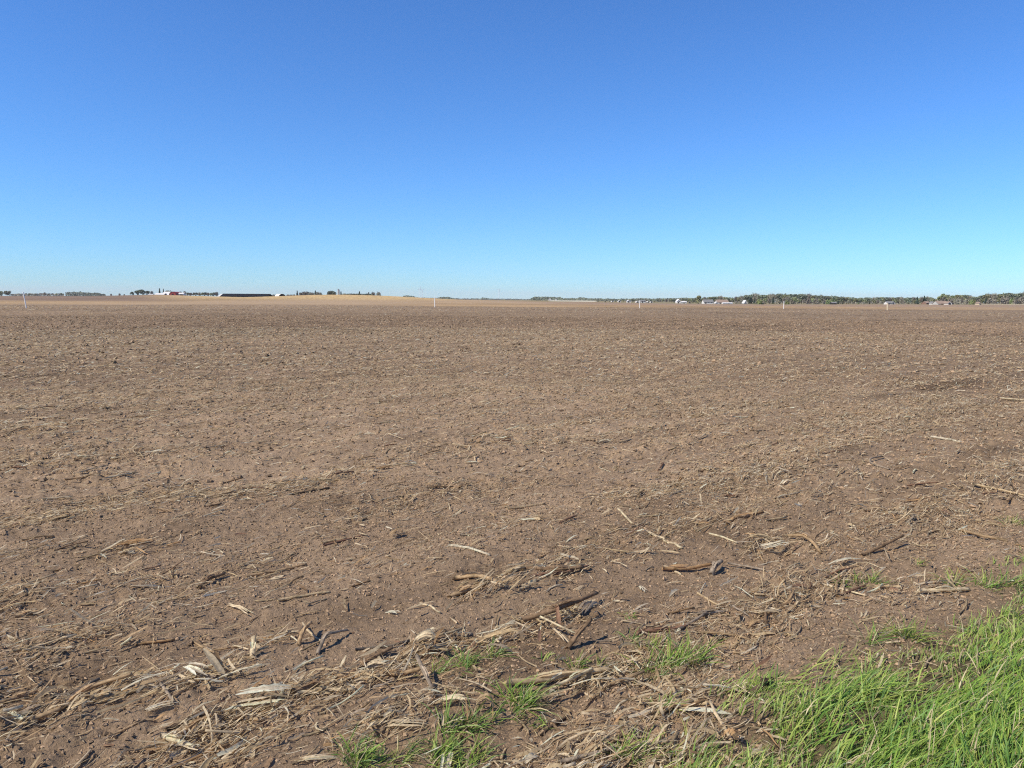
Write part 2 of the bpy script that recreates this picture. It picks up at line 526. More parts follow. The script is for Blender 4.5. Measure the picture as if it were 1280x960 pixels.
def litter(parts, n, r0, r1, L0, L1, W0, W1, K=4, lift=.012, tilt=.25, along=.55, cross=2, xy=None, tone_p=None):
    x, y = xy if xy is not None else scatter(n, r0, r1)
    N = len(x)
    L = L0 + (L1 - L0) * rng.random(N) ** 2.2
    W = W0 + (W1 - W0) * rng.random(N) ** 2
    base = math.pi / 2 - ROWA
    ang = np.where(rng.random(N) < along, base + rng.normal(0, .38, N), rng.random(N) * math.pi * 2)
    bend = rng.normal(0, .22, N)
    t = np.linspace(-.5, .5, K)
    th = ang[:, None] + bend[:, None] * t[None, :]
    X = x[:, None] + L[:, None] * t * np.cos(th)
    Y = y[:, None] + L[:, None] * t * np.sin(th)
    slope = np.abs(rng.normal(0, tilt, N)) * L
    Z = H(x, y)[:, None] * .4 + H(X.ravel(), Y.ravel()).reshape(N, K) * .6
    Z = Z + lift * rng.random((N, 1)) + slope[:, None] * np.abs(t + .5) + .12 * (L[:, None]) * (.25 - t ** 2) * rng.normal(.3, .5, (N, 1)) + .002
    P = np.stack([X, Y, Z], -1)
    roll = rng.normal(0, .6, N)[:, None] + rng.normal(0, .5, N)[:, None] * t
    side = np.stack([-np.sin(th) * np.cos(roll), np.cos(th) * np.cos(roll), np.sin(roll)], -1)
    e = .05 + .95 * rng.random((N, 2)) ** 1.3                       # torn or tapering ends
    w = W[:, None] * np.where(t < 0, 1 + (e[:, :1] - 1) * np.abs(2 * t) ** 2.2, 1 + (e[:, 1:] - 1) * np.abs(2 * t) ** 2.2) * (.8 + .4 * rng.random((N, K)))
    tint = TONES[rng.choice(len(TONES), N, p=TONE_P if tone_p is None else tone_p)] * (.72 + .5 * rng.random((N, 1)))
    parts.append(ribbons(P, side, w, tint, rng.normal(.15, .3, N), cross))

def litter_tubes(parts, n, r0, r1, L0, L1, R0, R1, K=4, sides=6, tilt=.12, along=.65, xy=None):
    x, y = xy if xy is not None else scatter(n, r0, r1)
    N = len(x)
    L = L0 + (L1 - L0) * rng.random(N) ** 1.8
    rad = R0 + (R1 - R0) * rng.random(N) ** 1.5
    base = math.pi / 2 - ROWA
    ang = np.where(rng.random(N) < along, base + rng.normal(0, .35, N), rng.random(N) * math.pi * 2)
    t = np.linspace(-.5, .5, K)
    th = ang[:, None] + rng.normal(0, .25, N)[:, None] * t[None, :]
    X = x[:, None] + L[:, None] * t * np.cos(th); Y = y[:, None] + L[:, None] * t * np.sin(th)
    Z = H(x, y)[:, None] * .6 + H(X.ravel(), Y.ravel()).reshape(N, K) * .4 + rad[:, None] * (.3 + .9 * rng.random((N, 1))) + np.abs(rng.normal(0, tilt, N) * L)[:, None] * (t + .5)
    tint = TONES[rng.choice(len(TONES), N, p=TONE_P)] * (.72 + .45 * rng.random((N, 1)))
    rr = rad[:, None] * (.75 + .4 * rng.random((N, K)))
    parts.append(tubes(np.stack([X, Y, Z], -1), rr, tint, sides))

def merge(parts):
    V, F, C, off = [], [], [], 0
    for v, f, c in parts:
        V.append(v); F.append(f + off); C.append(c); off += len(v)
    return np.concatenate(V), np.concatenate(F), np.concatenate(C)

PALE_P = np.array([.36, .28, .12, .05, .03, .03, .12, .01, 0])
FAR_P = np.array([.20, .25, .20, .05, .04, .10, .06, .06, .04])
parts = []
litter(parts, 90000, 1.3, 7, .018, .10, .0018, .0055, K=3, lift=.016, tilt=.15)          # fine chaff
litter(parts, 17000, 1.3, 7, .03, .15, .003, .011, K=5, lift=.02, tilt=.12)              # leaf strips
litter(parts, 2000, 1.3, 7, .04, .13, .008, .020, K=6, lift=.022, tilt=.15, cross=3)     # husks
litter_tubes(parts, 5500, 1.3, 7, .03, .20, .002, .0055, K=4)
litter(parts, 170000, 7, 16, .02, .12, .003, .010, K=3, lift=.02, tilt=.2, tone_p=PALE_P)
litter(parts, 6500, 7, 16, .05, .18, .005, .015, K=5, lift=.02, tilt=.18, cross=3)
litter_tubes(parts, 6000, 7, 16, .05, .24, .003, .008)
litter(parts, 190000, 16, 42, .05, .19, .008, .025, K=3, lift=.025, tilt=.2, tone_p=PALE_P)
litter_tubes(parts, 5000, 16, 42, .08, .28, .006, .012, sides=6, K=3)
litter(parts, 85000, 42, 100, .07, .26, .012, .038, K=3, lift=.03, tilt=.17, along=.4, tone_p=FAR_P)
litter(parts, 50000, 100, 172, .12, .4, .03, .075, K=3, lift=.03, tilt=.17, along=.4, tone_p=FAR_P)
# thicker drifts of straw, where the photograph shows them along the rows
DRIFTS = [(255, 848, 60, 1.2), (325, 885, 75, 1.2), (405, 858, 45, .8), (235, 925, 55, 1.2), (478, 842, 50, 1), (532, 812, 40, .8), (690, 772, 65, 1.2), (705, 715, 55, .8), (618, 732, 50, .8),
          (760, 850, 60, .8), (960, 680, 50, 1), (740, 945, 120, 1.5), (620, 802, 50, .8), (330, 806, 45, .6), (60, 890, 85, 1.1), (850, 875, 60, 1), (1005, 735, 75, 1), (1150, 742, 75, 1), (480, 905, 70, 1),
          (140, 865, 60, .8), (30, 690, 50, .5), (160, 690, 60, .5), (880, 650, 70, .7), (800, 690, 50, .5), (1100, 640, 70, .7), (560, 870, 60, .6), (90, 800, 70, .6), (860, 940, 50, .9), (300, 940, 60, .8)]
def drift_xy(n):
    w = np.array([d[3] for d in DRIFTS]); w /= w.sum()
    k = rng.choice(len(DRIFTS), n, p=w)
    X, Y = np.zeros(n), np.zeros(n)
    for i, (a, b, rad, _) in enumerate(DRIFTS):
        q = k == i
        c = ground(a, b); r_ = rad * math.dist((0, 0, EYE), tuple(c)) / FPX
        m = q.sum()
        du, dv = rng.normal(0, .62, m) * r_, rng.normal(0, .30, m) * r_
        X[q] = c[0] + du * RD[0] + dv * RN[0]; Y[q] = c[1] + du * RD[1] + dv * RN[1]
    return X, Y
PALE_P = np.array([.36, .28, .12, .05, .03, .03, .12, .01, 0])
litter(parts, 0, 0, 0, .02, .10, .0018, .006, K=3, lift=.03, tilt=.25, xy=drift_xy(5000), tone_p=PALE_P)
litter(parts, 0, 0, 0, .04, .19, .004, .013, K=5, lift=.03, tilt=.18, along=.5, xy=drift_xy(1150), tone_p=PALE_P)
litter(parts, 0, 0, 0, .05, .17, .009, .022, K=6, lift=.03, tilt=.2, cross=3, xy=drift_xy(230), tone_p=PALE_P)
litter_tubes(parts, 0, 0, 0, .06, .26, .002, .008, tilt=.15, xy=drift_xy(240))
V, F, C = merge(parts)
o = add('corn_litter', mesh_np('corn_litter', V, F, np.clip(C, .01, .8), smooth=True), M_STRAW)
tag(o, 'dry corn chaff and torn leaf strips strewn over the whole ploughed field', 'crop litter', kind='stuff')

# soil crumbs lying loose on the surface
def crumbs(n, r0, r1, s0, s1):
    x, y = scatter(n, r0, r1, soft=.5)
    N = len(x)
    s = s0 + (s1 - s0) * rng.random(N) ** 3
    oct_ = np.array([(1, 0, 0), (0, 1, 0), (-1, 0, 0), (0, -1, 0), (0, 0, 1), (0, 0, -1)], float)
    V = oct_[None] * (s[:, None, None] * (.6 + .8 * rng.random((N, 6, 1)))) + rng.normal(0, .18, (N, 6, 3)) * s[:, None, None]
    a = rng.random(N) * 6.28
    ca, sa = np.cos(a)[:, None], np.sin(a)[:, None]
    X = V[..., 0] * ca - V[..., 1] * sa + x[:, None]; Y = V[..., 0] * sa + V[..., 1] * ca + y[:, None]
    Z = V[..., 2] * .75 + H(x, y)[:, None] + .25 * s[:, None]
    tri = np.array([(0, 1, 4), (1, 2, 4), (2, 3, 4), (3, 0, 4), (1, 0, 5), (2, 1, 5), (3, 2, 5), (0, 3, 5)])
    F = (np.arange(N)[:, None, None] * 6 + tri[None]).reshape(-1, 3)
    tint = np.array([.255, .177, .110])[None] * (.45 + 1.05 * rng.random((N, 1)))
    return np.stack([X, Y, Z], -1).reshape(-1, 3), F, np.repeat(tint, 6, 0)
V, F, C = merge([crumbs(190000, 1.3, 7, .0018, .011), crumbs(2500, 1.3, 9, .006, .018), crumbs(110000, 7, 20, .004, .024), crumbs(90000, 20, 70, .012, .06)])
o = add('soil_crumbs', mesh_np('soil_crumbs', V, F, C, smooth=False), M_CRUMB)
tag(o, 'loose brown soil crumbs and small clods on the tilled field', 'soil', kind='stuff')
#@@NEXT
# ------------------------------------------------------------------ corn stalks, husks and leaves lying on the soil
def wpx(px, p):
    return px * math.dist((0, 0, EYE), tuple(p)) / FPX

def curve_pts(ctrl, K):
    """smooth polyline through the control points"""
    ctrl = np.asarray(ctrl, float)
    n = len(ctrl)
    if n == 2:
        t = np.linspace(0, 1, K)[:, None]
        return ctrl[0] * (1 - t) + ctrl[1] * t
    d = np.concatenate([[0], np.cumsum(np.linalg.norm(np.diff(ctrl, axis=0), axis=1))])
    q = np.linspace(0, d[-1], K)
    P = np.stack([np.interp(q, d, ctrl[:, i]) for i in range(3)], -1)
    for _ in range(2):
        P[1:-1] = (P[:-2] + 2 * P[1:-1] + P[2:]) / 4
    return P

def stem_mesh(P, rad, tone, seed):
    g = np.random.default_rng(seed)
    K = len(P)
    L = np.linalg.norm(np.diff(P, axis=0), axis=1).sum()
    s = np.linspace(0, L, K)
    r = np.full(K, rad) * (1 - .18 * s / max(L, .01)) * (1 + .03 * g.normal(size=K))
    ph = g.random() * .12
    node = np.exp(-(((s + ph) % .13 - .065) / .008) ** 2)
    r = r * (1 + .22 * node)
    P = P + g.normal(0, rad * .05, P.shape)
    V, F, C = tubes(P[None], r[None], np.array([tone]), 8)
    C = C.reshape(K, 8, 3).copy()
    C *= (1 - .45 * node)[:, None, None]
    C *= (.82 + .36 * g.random((1, 8, 1)))                  # fibres along the rind
    C *= (.85 + .3 * g.random((K, 1, 1)))
    V = V.reshape(K, 8, 3)
    ragged = g.normal(0, rad * .8, (8,))
    T0 = (P[0] - P[1]) / (np.linalg.norm(P[0] - P[1]) + 1e-9); T1 = (P[-1] - P[-2]) / (np.linalg.norm(P[-1] - P[-2]) + 1e-9)
    V[0] += T0 * np.abs(ragged)[:, None]; V[-1] += T1 * np.abs(g.normal(0, rad * 1.2, 8))[:, None]
    return V.reshape(-1, 3), F, C.reshape(-1, 3)

def husk_mesh(P, width, tone, seed, strips=4, cup=.35):
    """a shredded husk or leaf: several cupped strips side by side, split towards one end"""
    g = np.random.default_rng(seed)
    out = []
    K = len(P)
    L = np.linalg.norm(P[-1] - P[0]) + 1e-6
    D = (P[-1] - P[0]) / L
    sd = np.cross(D, [0, 0, 1]); sd /= np.linalg.norm(sd) + 1e-9
    t = np.linspace(0, 1, K)
    for k in range(strips):
        f = (k - (strips - 1) / 2) / max(strips, 1)
        spread = f * width * (1 + .9 * g.random() * t ** 2)
        end = .65 + .35 * g.random() if strips > 1 else 1
        st = (0.25 * g.random()) if strips > 1 else 0
        idx = st + (end - st) * t
        Q = np.stack([np.interp(idx, t, P[:, i]) for i in range(3)], -1)
        Q = Q + sd * spread[:, None]
        Q[:, 2] += width * (.18 + .35 * g.random()) * np.sin(idx * math.pi) + .5 * abs(f) * width * cup + g.normal(0, .04 * width, K) + .1 * width * g.random() * t ** 2
        w = width / strips * 1.25 * np.clip(1.1 - .85 * np.abs(2 * t - 1) ** 3, .1, 1) * (.8 + .4 * g.random(K))
        roll = g.normal(0, .35) + g.normal(0, .5) * t
        S = sd[None] * np.cos(roll)[:, None] + np.array([0, 0, 1.])[None] * np.sin(roll)[:, None]
        tint = np.array([tone]) * (.75 + .45 * g.random())
        V, F, C = ribbons(Q[None], S[None], w[None], tint, np.array([cup * g.normal(.8, .4)]), 4)
        C = C.reshape(K, 4, 3) * (.85 + .3 * g.random((1, 4, 1)))
        out.append((V, F, C.reshape(-1, 3)))
    return merge(out)

SEED = [100]
def lay(kind, px, wp, tone, label, lifts=None, group=None, strips=None):
    """lay one piece through the ground points under the photograph's pixels"""
    SEED[0] += 1
    lifts = lifts or [0] * len(px)
    g3 = [ground(a, b, l) for (a, b), l in zip(px, lifts)]
    w = wpx(wp, g3[0]) * {'stem': .74, 'husk': .85, 'leaf': .62}[kind]
    if kind == 'stem':
        for q in g3: q[2] += w * .34
    else:
        for q in g3: q[2] += .004
    K = 14 if kind == 'stem' else 10
    P = curve_pts(g3, K)
    for i in range(K):
        P[i, 2] = max(P[i, 2], float(H(P[i, 0], P[i, 1])) + (w * .28 if kind == 'stem' else .003))
    o = P.mean(0); o[2] = float(H(o[0], o[1]))
    tn = np.array(PAL[tone]) * 1.12
    name, cat = {'stem': ('corn_stalk', 'corn stalk'), 'husk': ('corn_husk', 'corn husk'), 'leaf': ('corn_leaf', 'dry leaf')}[kind]
    if kind == 'stem' and wp >= 6:
        root = thing(name, label, cat, tuple(o), 0, group)
        V, F, C = stem_mesh(P - o, w / 2, tn, SEED[0])
        add('stem', mesh_np('stem', V, F, np.clip(C, .01, .85)), M_STRAW, root)
        k0 = 1 + SEED[0] % 4
        Q = P[k0:k0 + 8] - o + np.array([0, 0, w * .30])
        V, F, C = husk_mesh(curve_pts(Q, 9), w * .8, tn * 1.15, SEED[0] + 5000, 2, .3)
        add('leaf_sheath', mesh_np('leaf_sheath', V, F, np.clip(C, .01, .85)), M_STRAW, root)
        return root
    if kind == 'stem': V, F, C = stem_mesh(P - o, w / 2, tn, SEED[0])
    elif kind == 'husk': V, F, C = husk_mesh(P - o, w, tn, SEED[0], strips or 4)
    else: V, F, C = husk_mesh(P - o, w, tn, SEED[0], 1, .25)
    ob = add(name, mesh_np(name, V, F, np.clip(C, .01, .85)), M_STRAW, None, tuple(o))
    return tag(ob, label, cat, group)

PIECES = [
 # lower left
 ('husk', [(146, 692), (173, 693)], 6, 'white', 'short flat white husk beside the orange husk high on the left side', None),
 ('leaf', [(161, 734), (203, 735)], 4, 'pale', 'straight pale leaf lying level on bare soil below the flat white husk', None),
 ('husk', [(96, 758), (126, 757)], 5, 'straw', 'small yellowish husk resting on a dark hollow left of the level pale leaf', None),
 ('stem', [(22, 771), (49, 766)], 6, 'tan', 'stubby tan stalk end near the left edge of the photo', None),
 ('stem', [(173, 806), (212, 801)], 5, 'orange', 'short orange tan stalk piece alone above the tangle of upright leaves', None),
 ('stem', [(309, 721), (345, 715), (381, 707)], 5, 'tan', 'thin tan stalk lying on smooth soil above the tilted pale husk', None),
 ('stem', [(348, 751), (380, 746), (410, 741)], 5, 'straw', 'slim straw stalk right of the tilted pale husk', None),
 ('husk', [(282, 756), (319, 774)], 7, 'pale', 'tilted pale husk sloping down to the right on bare soil', None),
 ('stem', [(403, 679), (430, 674)], 4, 'straw', 'small straw stalk bit on bare soil near the middle of the field front', None),
 ('stem', [(37, 902), (75, 882), (112, 862), (158, 845)], 8, 'tan', 'long tan stalk with a dark raised upper end at lower left', (0, .01, .03, .05)),
 ('stem', [(0, 880), (44, 866)], 6, 'tan', 'tan stalk running out of the left edge of the photo', None),
 ('stem', [(22, 894), (75, 879)], 6, 'grey', 'grey tan stalk lying just above the long stalk with the dark end', None),
 ('husk', [(111, 883), (140, 877), (168, 865)], 11, 'straw', 'broad straw husk below the long stalk with the dark end', None),
 ('husk', [(228, 833), (250, 844), (271, 853)], 14, 'white', 'ragged white husk heap left of the two upright leaves', (.02, .03, .01)),
 ('leaf', [(284, 852), (268, 832), (254, 812)], 9, 'pale', 'longer of the two upright dry leaves sticking out of the husk heap', (0, .05, .10)),
 ('leaf', [(279, 846), (273, 830), (269, 815)], 8, 'orange', 'shorter orange leaf standing beside the longer upright leaf', (0, .04, .08)),
 ('stem', [(274, 828), (297, 846)], 3, 'straw', 'thin straw propped against the upright leaves', (.05, 0)),
 ('husk', [(291, 869), (330, 868), (368, 861)], 11, 'white', 'long white husk topmost in the pale bundle at lower left', (.03, .03, .02)),
 ('husk', [(276, 886), (320, 882), (363, 872)], 11, 'pale', 'pale husk sheaf under the long white husk of the bundle', (.01, .02, .01)),
 ('stem', [(366, 866), (400, 856), (432, 847)], 8, 'brown', 'brown stalk rising to the right from the pale bundle', (.01, .02, .02)),
 ('stem', [(373, 867), (405, 866), (442, 864)], 8, 'pale', 'pale stalk running level to the right from the pale bundle', None),
 ('stem', [(220, 922), (245, 907), (272, 890)], 7, 'tan', 'tan stalk meeting the fat pale stub at lower left', (.01, .01, .02)),
 ('stem', [(209, 913), (240, 900), (270, 888)], 6, 'dark', 'dark stalk lying just behind the tan stalk above the fat pale stub', (.0, .01, .02)),
 ('stem', [(205, 923), (242, 937)], 10, 'pale', 'fat pale stalk stub at lower left', (.015, .015)),
 ('stem', [(279, 912), (314, 889)], 6, 'brown', 'brown stalk stuck under the pale bundle', (0, .02)),
 ('stem', [(302, 896), (320, 911), (356, 914)], 3, 'straw', 'thin curved straw below the pale bundle', None),
 ('husk', [(178, 891), (205, 885), (232, 880)], 8, 'white', 'white pointed husk between the long dark ended stalk and the bundle', None),
 ('stem', [(202, 857), (217, 877)], 5, 'grey', 'short grey stalk bit pointing down left of the ragged husk heap', (.02, 0)),
 ('stem', [(218, 872), (255, 848)], 5, 'tan', 'tan stalk lying under the ragged white husk heap', None),
 ('stem', [(316, 823), (317, 803)], 9, 'pale', 'pale stub standing upright above the lower left bundle', (0, .06)),
 ('husk', [(319, 802), (355, 799)], 7, 'orange', 'orange husk lying level right of the pale upright stub', None),
 ('stem', [(374, 806), (378, 790), (388, 780)], 7, 'tan', 'bent tan stalk standing left of the grey forked stalk', (0, .05, .05)),
 ('stem', [(397, 818), (407, 794), (432, 789)], 6, 'grey', 'grey forked stalk with a kink left of the grass tufts', (0, .05, .02)),
 ('husk', [(365, 954), (395, 952), (422, 948)], 9, 'pale', 'pale husk lying in the grass at the bottom edge', None),
 ('stem', [(30, 813), (66, 806)], 4, 'pale', 'pale thin stalk at the left edge beside the small white chip', None),
 ('husk', [(82, 813), (95, 811)], 6, 'white', 'small white husk chip right of the pale thin stalk', None),
 ('husk', [(144, 683), (170, 680), (198, 677)], 9, 'orange', 'orange husk just above the short flat white husk', None),
 ('stem', [(249, 735), (262, 724), (279, 719)], 6, 'brown', 'brown twisted stalk above the thin tan stalk', (0, .02, .01)),
 # centre
 ('stem', [(561, 684), (590, 687), (611, 694)], 5, 'white', 'slender white stalk lying alone on smooth soil in the centre', None),
 ('stem', [(571, 723), (600, 721), (626, 730)], 8, 'tan', 'bowed tan stalk below the slender white stalk', (.01, .03, .01)),
 ('stem', [(564, 746), (606, 732)], 8, 'tan', 'thick tan stalk just under the bowed tan stalk', None),
 ('stem', [(625, 722), (645, 714), (667, 709)], 7, 'straw', 'straw stalk joining the right end of the bowed stalk', None),
 ('stem', [(656, 711), (690, 714), (727, 711)], 7, 'brown', 'upper one of the two brown stalks lying side by side in the centre', (.01, .02, .02)),
 ('stem', [(663, 722), (700, 718), (733, 709)], 6, 'redbrown', 'lower one of the two brown stalks lying side by side in the centre', (0, .01, .02)),
 ('husk', [(484, 675), (493, 668), (503, 661)], 9, 'tan', 'split tan husk standing on its own left of the slender white stalk', (.0, .02, .03)),
 ('stem', [(405, 682), (454, 670)], 4, 'redbrown', 'red brown stalk lying flat left of the split tan husk', None),
 ('husk', [(480, 767), (501, 769)], 6, 'white', 'short white husk on bare soil left of the brown tangle', None),
 ('stem', [(526, 755), (549, 766)], 4, 'pale', 'pale thin stalk below the thick tan stalk', None),
 ('stem', [(656, 776), (690, 766), (715, 756), (744, 744)], 10, 'brown', 'long thick brown stalk arching over the central tangle', (.02, .06, .06, .05)),
 ('stem', [(710, 811), (722, 795), (737, 778)], 8, 'brown', 'brown stalk leaning down to the front of the central tangle', (0, .05, .09)),
 ('husk', [(722, 775), (735, 760), (745, 757)], 15, 'grey', 'crumpled grey husk at the right end of the central tangle', (.03, .06, .02), 5),
 ('leaf', [(700, 786), (697, 770), (696, 758)], 6, 'redbrown', 'upright red brown leaf in the middle of the central tangle', (0, .05, .08)),
 ('leaf', [(652, 803), (652, 790)], 6, 'tan', 'small tan leaf hanging at the left of the central tangle', (0, .05)),
 ('leaf', [(674, 803), (675, 788)], 6, 'redbrown', 'small red brown leaf hanging beside the small tan leaf', (0, .05)),
 ('husk', [(689, 785), (700, 796), (713, 808)], 7, 'pale', 'pale husk strip leaning against the central tangle', (.05, .02, 0)),
 ('stem', [(676, 772), (700, 784), (718, 792)], 4, 'pale', 'thin pale stalk crossing the front of the central tangle', (.08, .05, .02)),
 ('husk', [(595, 803), (625, 795), (653, 788)], 9, 'straw', 'straw husk sheaf with a dark hollow under it left of the central tangle', (.02, .03, .04)),
 ('leaf', [(612, 806), (630, 810), (642, 817)], 5, 'grey', 'grey curved leaf behind the first grass tuft', (.04, .03, 0)),
 ('stem', [(521, 822), (531, 843), (542, 866)], 7, 'grey', 'grey white stalk leaning toward the viewer from the husk knot', (.09, .05, .01)),
 ('stem', [(447, 839), (467, 823), (487, 813)], 8, 'brown', 'brown stalk left of the husk knot', (0, .02, .02)),
 ('stem', [(472, 843), (500, 845), (527, 837)], 8, 'tan', 'curved tan stalk below the husk knot', (.0, .01, .04)),
 ('stem', [(418, 846), (448, 849)], 7, 'tan', 'short tan stalk between the pale bundle and the husk knot', None),
 ('husk', [(514, 812), (525, 800), (541, 798), (551, 810)], 14, 'pale', 'crumpled pale husk knot propped up left of the first grass tuft', (.02, .08, .09, .02), 5),
 ('husk', [(454, 836), (472, 832), (490, 834)], 11, 'pale', 'pale husk lying flat left of the husk knot', (.01, .02, .01)),
 ('stem', [(635, 855), (680, 853), (720, 844), (760, 840)], 11, 'straw', 'long straw stalk lying level among the central grass tufts', (.015, .015, .02, .02)),
 ('leaf', [(712, 859), (742, 850), (775, 851)], 6, 'white', 'white leaf at the right end of the long straw stalk', (.01, .03, .01)),
 ('stem', [(697, 858), (718, 848), (738, 838)], 6, 'pale', 'pale stalk crossing the end of the long straw stalk', (.02, .03, .04)),
 ('husk', [(538, 879), (570, 876), (600, 878)], 9, 'pale', 'pale husk strip left of the second row of grass tufts', (.01, .02, .03)),
 ('husk', [(592, 888), (600, 876), (614, 879), (618, 890)], 12, 'tan', 'curled tan husk arching beside a grass tuft at the bottom middle', (0, .05, .06, 0), 3),
 ('husk', [(474, 909), (505, 911), (536, 906)], 13, 'pale', 'wide pale husk near the bottom edge left of the grass tufts', None),
 ('leaf', [(454, 897), (482, 897)], 5, 'tan', 'short tan leaf above the wide pale husk near the bottom edge', None),
 ('stem', [(677, 920), (692, 908), (707, 898)], 5, 'dark', 'dark stalk lying on bare soil at the bottom middle', None),
 ('husk', [(652, 957), (664, 951), (674, 946)], 11, 'white', 'white husk at the bottom edge of the photo', None),
 ('stem', [(800, 791), (830, 789), (856, 784)], 7, 'redbrown', 'level red brown stalk behind the large grass tuft', None),
 ('husk', [(778, 817), (795, 816), (812, 821)], 8, 'pale', 'pale husk lying left of the large grass tuft', None),
 # right
 ('stem', [(829, 712), (858, 713), (887, 707)], 7, 'orange', 'thick orange stalk lying on the smooth soil strip', (.01, .01, .02)),
 ('stem', [(889, 719), (893, 710), (901, 704)], 9, 'grey', 'broken grey stalk stub right of the thick orange stalk', (.0, .03, .03)),
 ('stem', [(832, 709), (850, 719)], 5, 'pale', 'pale stalk under the left end of the thick orange stalk', None),
 ('stem', [(910, 705), (932, 709), (956, 714)], 4, 'grey', 'thin grey stalk right of the broken grey stub', (.02, .01, .01)),
 ('stem', [(810, 668), (832, 678), (852, 686)], 5, 'pale', 'pale straight stalk sloping right above the thick orange stalk', None),
 ('husk', [(798, 734), (806, 742)], 6, 'white', 'white chip of husk alone on the smooth soil strip', None),
 ('stem', [(887, 667), (903, 672), (920, 679)], 4, 'pale', 'pale thin stalk left of the white husk heap', None),
 ('husk', [(930, 675), (950, 673), (970, 677)], 9, 'straw', 'yellow husk on top of the white husk heap right of centre', (.02, .03, .02)),
 ('husk', [(938, 686), (960, 688), (990, 683)], 11, 'white', 'white husk heap right of centre', (.0, .03, .01), 6),
 ('stem', [(988, 671), (1003, 670), (1016, 678), (1025, 690)], 6, 'tan', 'hooked tan stalk right of the white husk heap', (.01, .03, .03, 0)),
 ('stem', [(1078, 696), (1102, 684), (1128, 671)], 5, 'brown', 'brown stalk propped up left of the right hand grass tufts', (0, .03, .06)),
 ('husk', [(1034, 707), (1055, 703), (1074, 699)], 8, 'white', 'white husk behind the grass tuft with dead litter', (.01, .02, .01)),
 ('stem', [(1028, 731), (1055, 738), (1082, 745)], 4, 'pale', 'pale stalk running down in front of the grass tuft with dead litter', None),
 ('husk', [(1080, 737), (1108, 735), (1136, 734)], 7, 'straw', 'straw husk lying level right of the grass tuft with dead litter', None),
 ('stem', [(1150, 740), (1180, 739), (1208, 738)], 7, 'pale', 'pale level stalk above the edge of the thick grass', (.01, .01, .01)),
 ('husk', [(932, 768), (958, 768), (982, 766)], 8, 'pale', 'single pale husk shaped like a boat on bare soil right of centre', None),
 ('stem', [(872, 769), (907, 766)], 6, 'grey', 'short grey stalk above the large grass tuft', None),
 ('leaf', [(856, 862), (880, 859), (905, 861), (934, 868)], 7, 'white', 'upper long white leaf left of the thick grass', (.01, .02, .02, 0)),
 ('leaf', [(848, 889), (880, 891), (914, 894)], 7, 'white', 'lower long white leaf left of the thick grass', (.01, .02, .0)),
 ('stem', [(934, 871), (948, 862), (964, 851)], 9, 'dark', 'dark rotted stalk poking into the thick grass', (.0, .02, .02)),
 ('stem', [(873, 743), (884, 752), (899, 755)], 4, 'straw', 'curved thin straw on the smooth soil strip', None),
 ('stem', [(1203, 664), (1228, 671), (1254, 676)], 5, 'tan', 'thin tan stalk near the right edge on bare soil', (.01, .02, .0)),
 ('stem', [(908, 656), (930, 649), (952, 641)], 6, 'orange', 'orange stalk lying along the row right of centre', None),
 ('husk', [(905, 927), (914, 919), (924, 921)], 14, 'orange', 'rust coloured clump of dead leaf at the edge of the thick grass', (.01, .05, .01), 4),
 # middle distance
 ('stem', [(1102, 571), (1087, 574), (1088, 580), (1110, 586)], 3, 'grey', 'grey stalk bent double in the field at right', (.02, .02, .01, 0)),
 ('stem', [(1164, 547), (1182, 550), (1199, 553)], 4, 'white', 'white stalk with a dark clod at its end far right in the field', None),
 ('stem', [(1218, 605), (1250, 611), (1283, 618)], 4, 'straw', 'long straw stalk running out of the right edge of the photo', (.02, .02, .01)),
 ('stem', [(1252, 498), (1284, 503)], 3, 'pale', 'pale stalk at the right edge farthest out in the field', None),
 ('husk', [(1112, 627), (1140, 628), (1166, 627)], 5, 'orange', 'long orange husk lying level at right', None),
 ('stem', [(1131, 543), (1162, 538)], 3, 'straw', 'straw stalk left of the white stalk with the dark clod', None),
 ('stem', [(635, 637), (658, 634), (680, 631)], 4, 'straw', 'straw stalk lying level in the middle of the field', None),
 ('stem', [(773, 637), (790, 655)], 4, 'pale', 'pale stalk pointing at the viewer in the middle of the field', (.03, 0)),
 ('stem', [(795, 648), (833, 644)], 4, 'straw', 'straw stalk right of the pale stalk that points at the viewer', None),
 ('stem', [(136, 597), (168, 594)], 3, 'pale', 'pale level stalk farther out on the left of the field', None),
 ('stem', [(82, 603), (105, 600), (128, 595)], 3, 'tan', 'tan stalk left of the pale level stalk on the left of the field', None),
 ('stem', [(54, 625), (86, 622)], 4, 'pale', 'pale thin stalk below the tan stalk at far left of the field', None),
 ('stem', [(365, 619), (410, 612)], 4, 'dark', 'dark stalk with a pale one beside it left of centre', None),
 ('husk', [(580, 578), (600, 579)], 4, 'white', 'white husk alone near the middle of the field', None),
 ('stem', [(873, 592), (897, 586)], 3, 'brown', 'brown stalk lying along the row beyond the smooth soil strip', None),
 ('stem', [(1124, 480), (1152, 480)], 2.2, 'straw', 'tiny straw stalk far out on the right of the field', None),
]
for it in PIECES:
    lay(it[0], it[1], it[2], it[3], it[4], it[5], None, it[6] if len(it) > 6 else None)

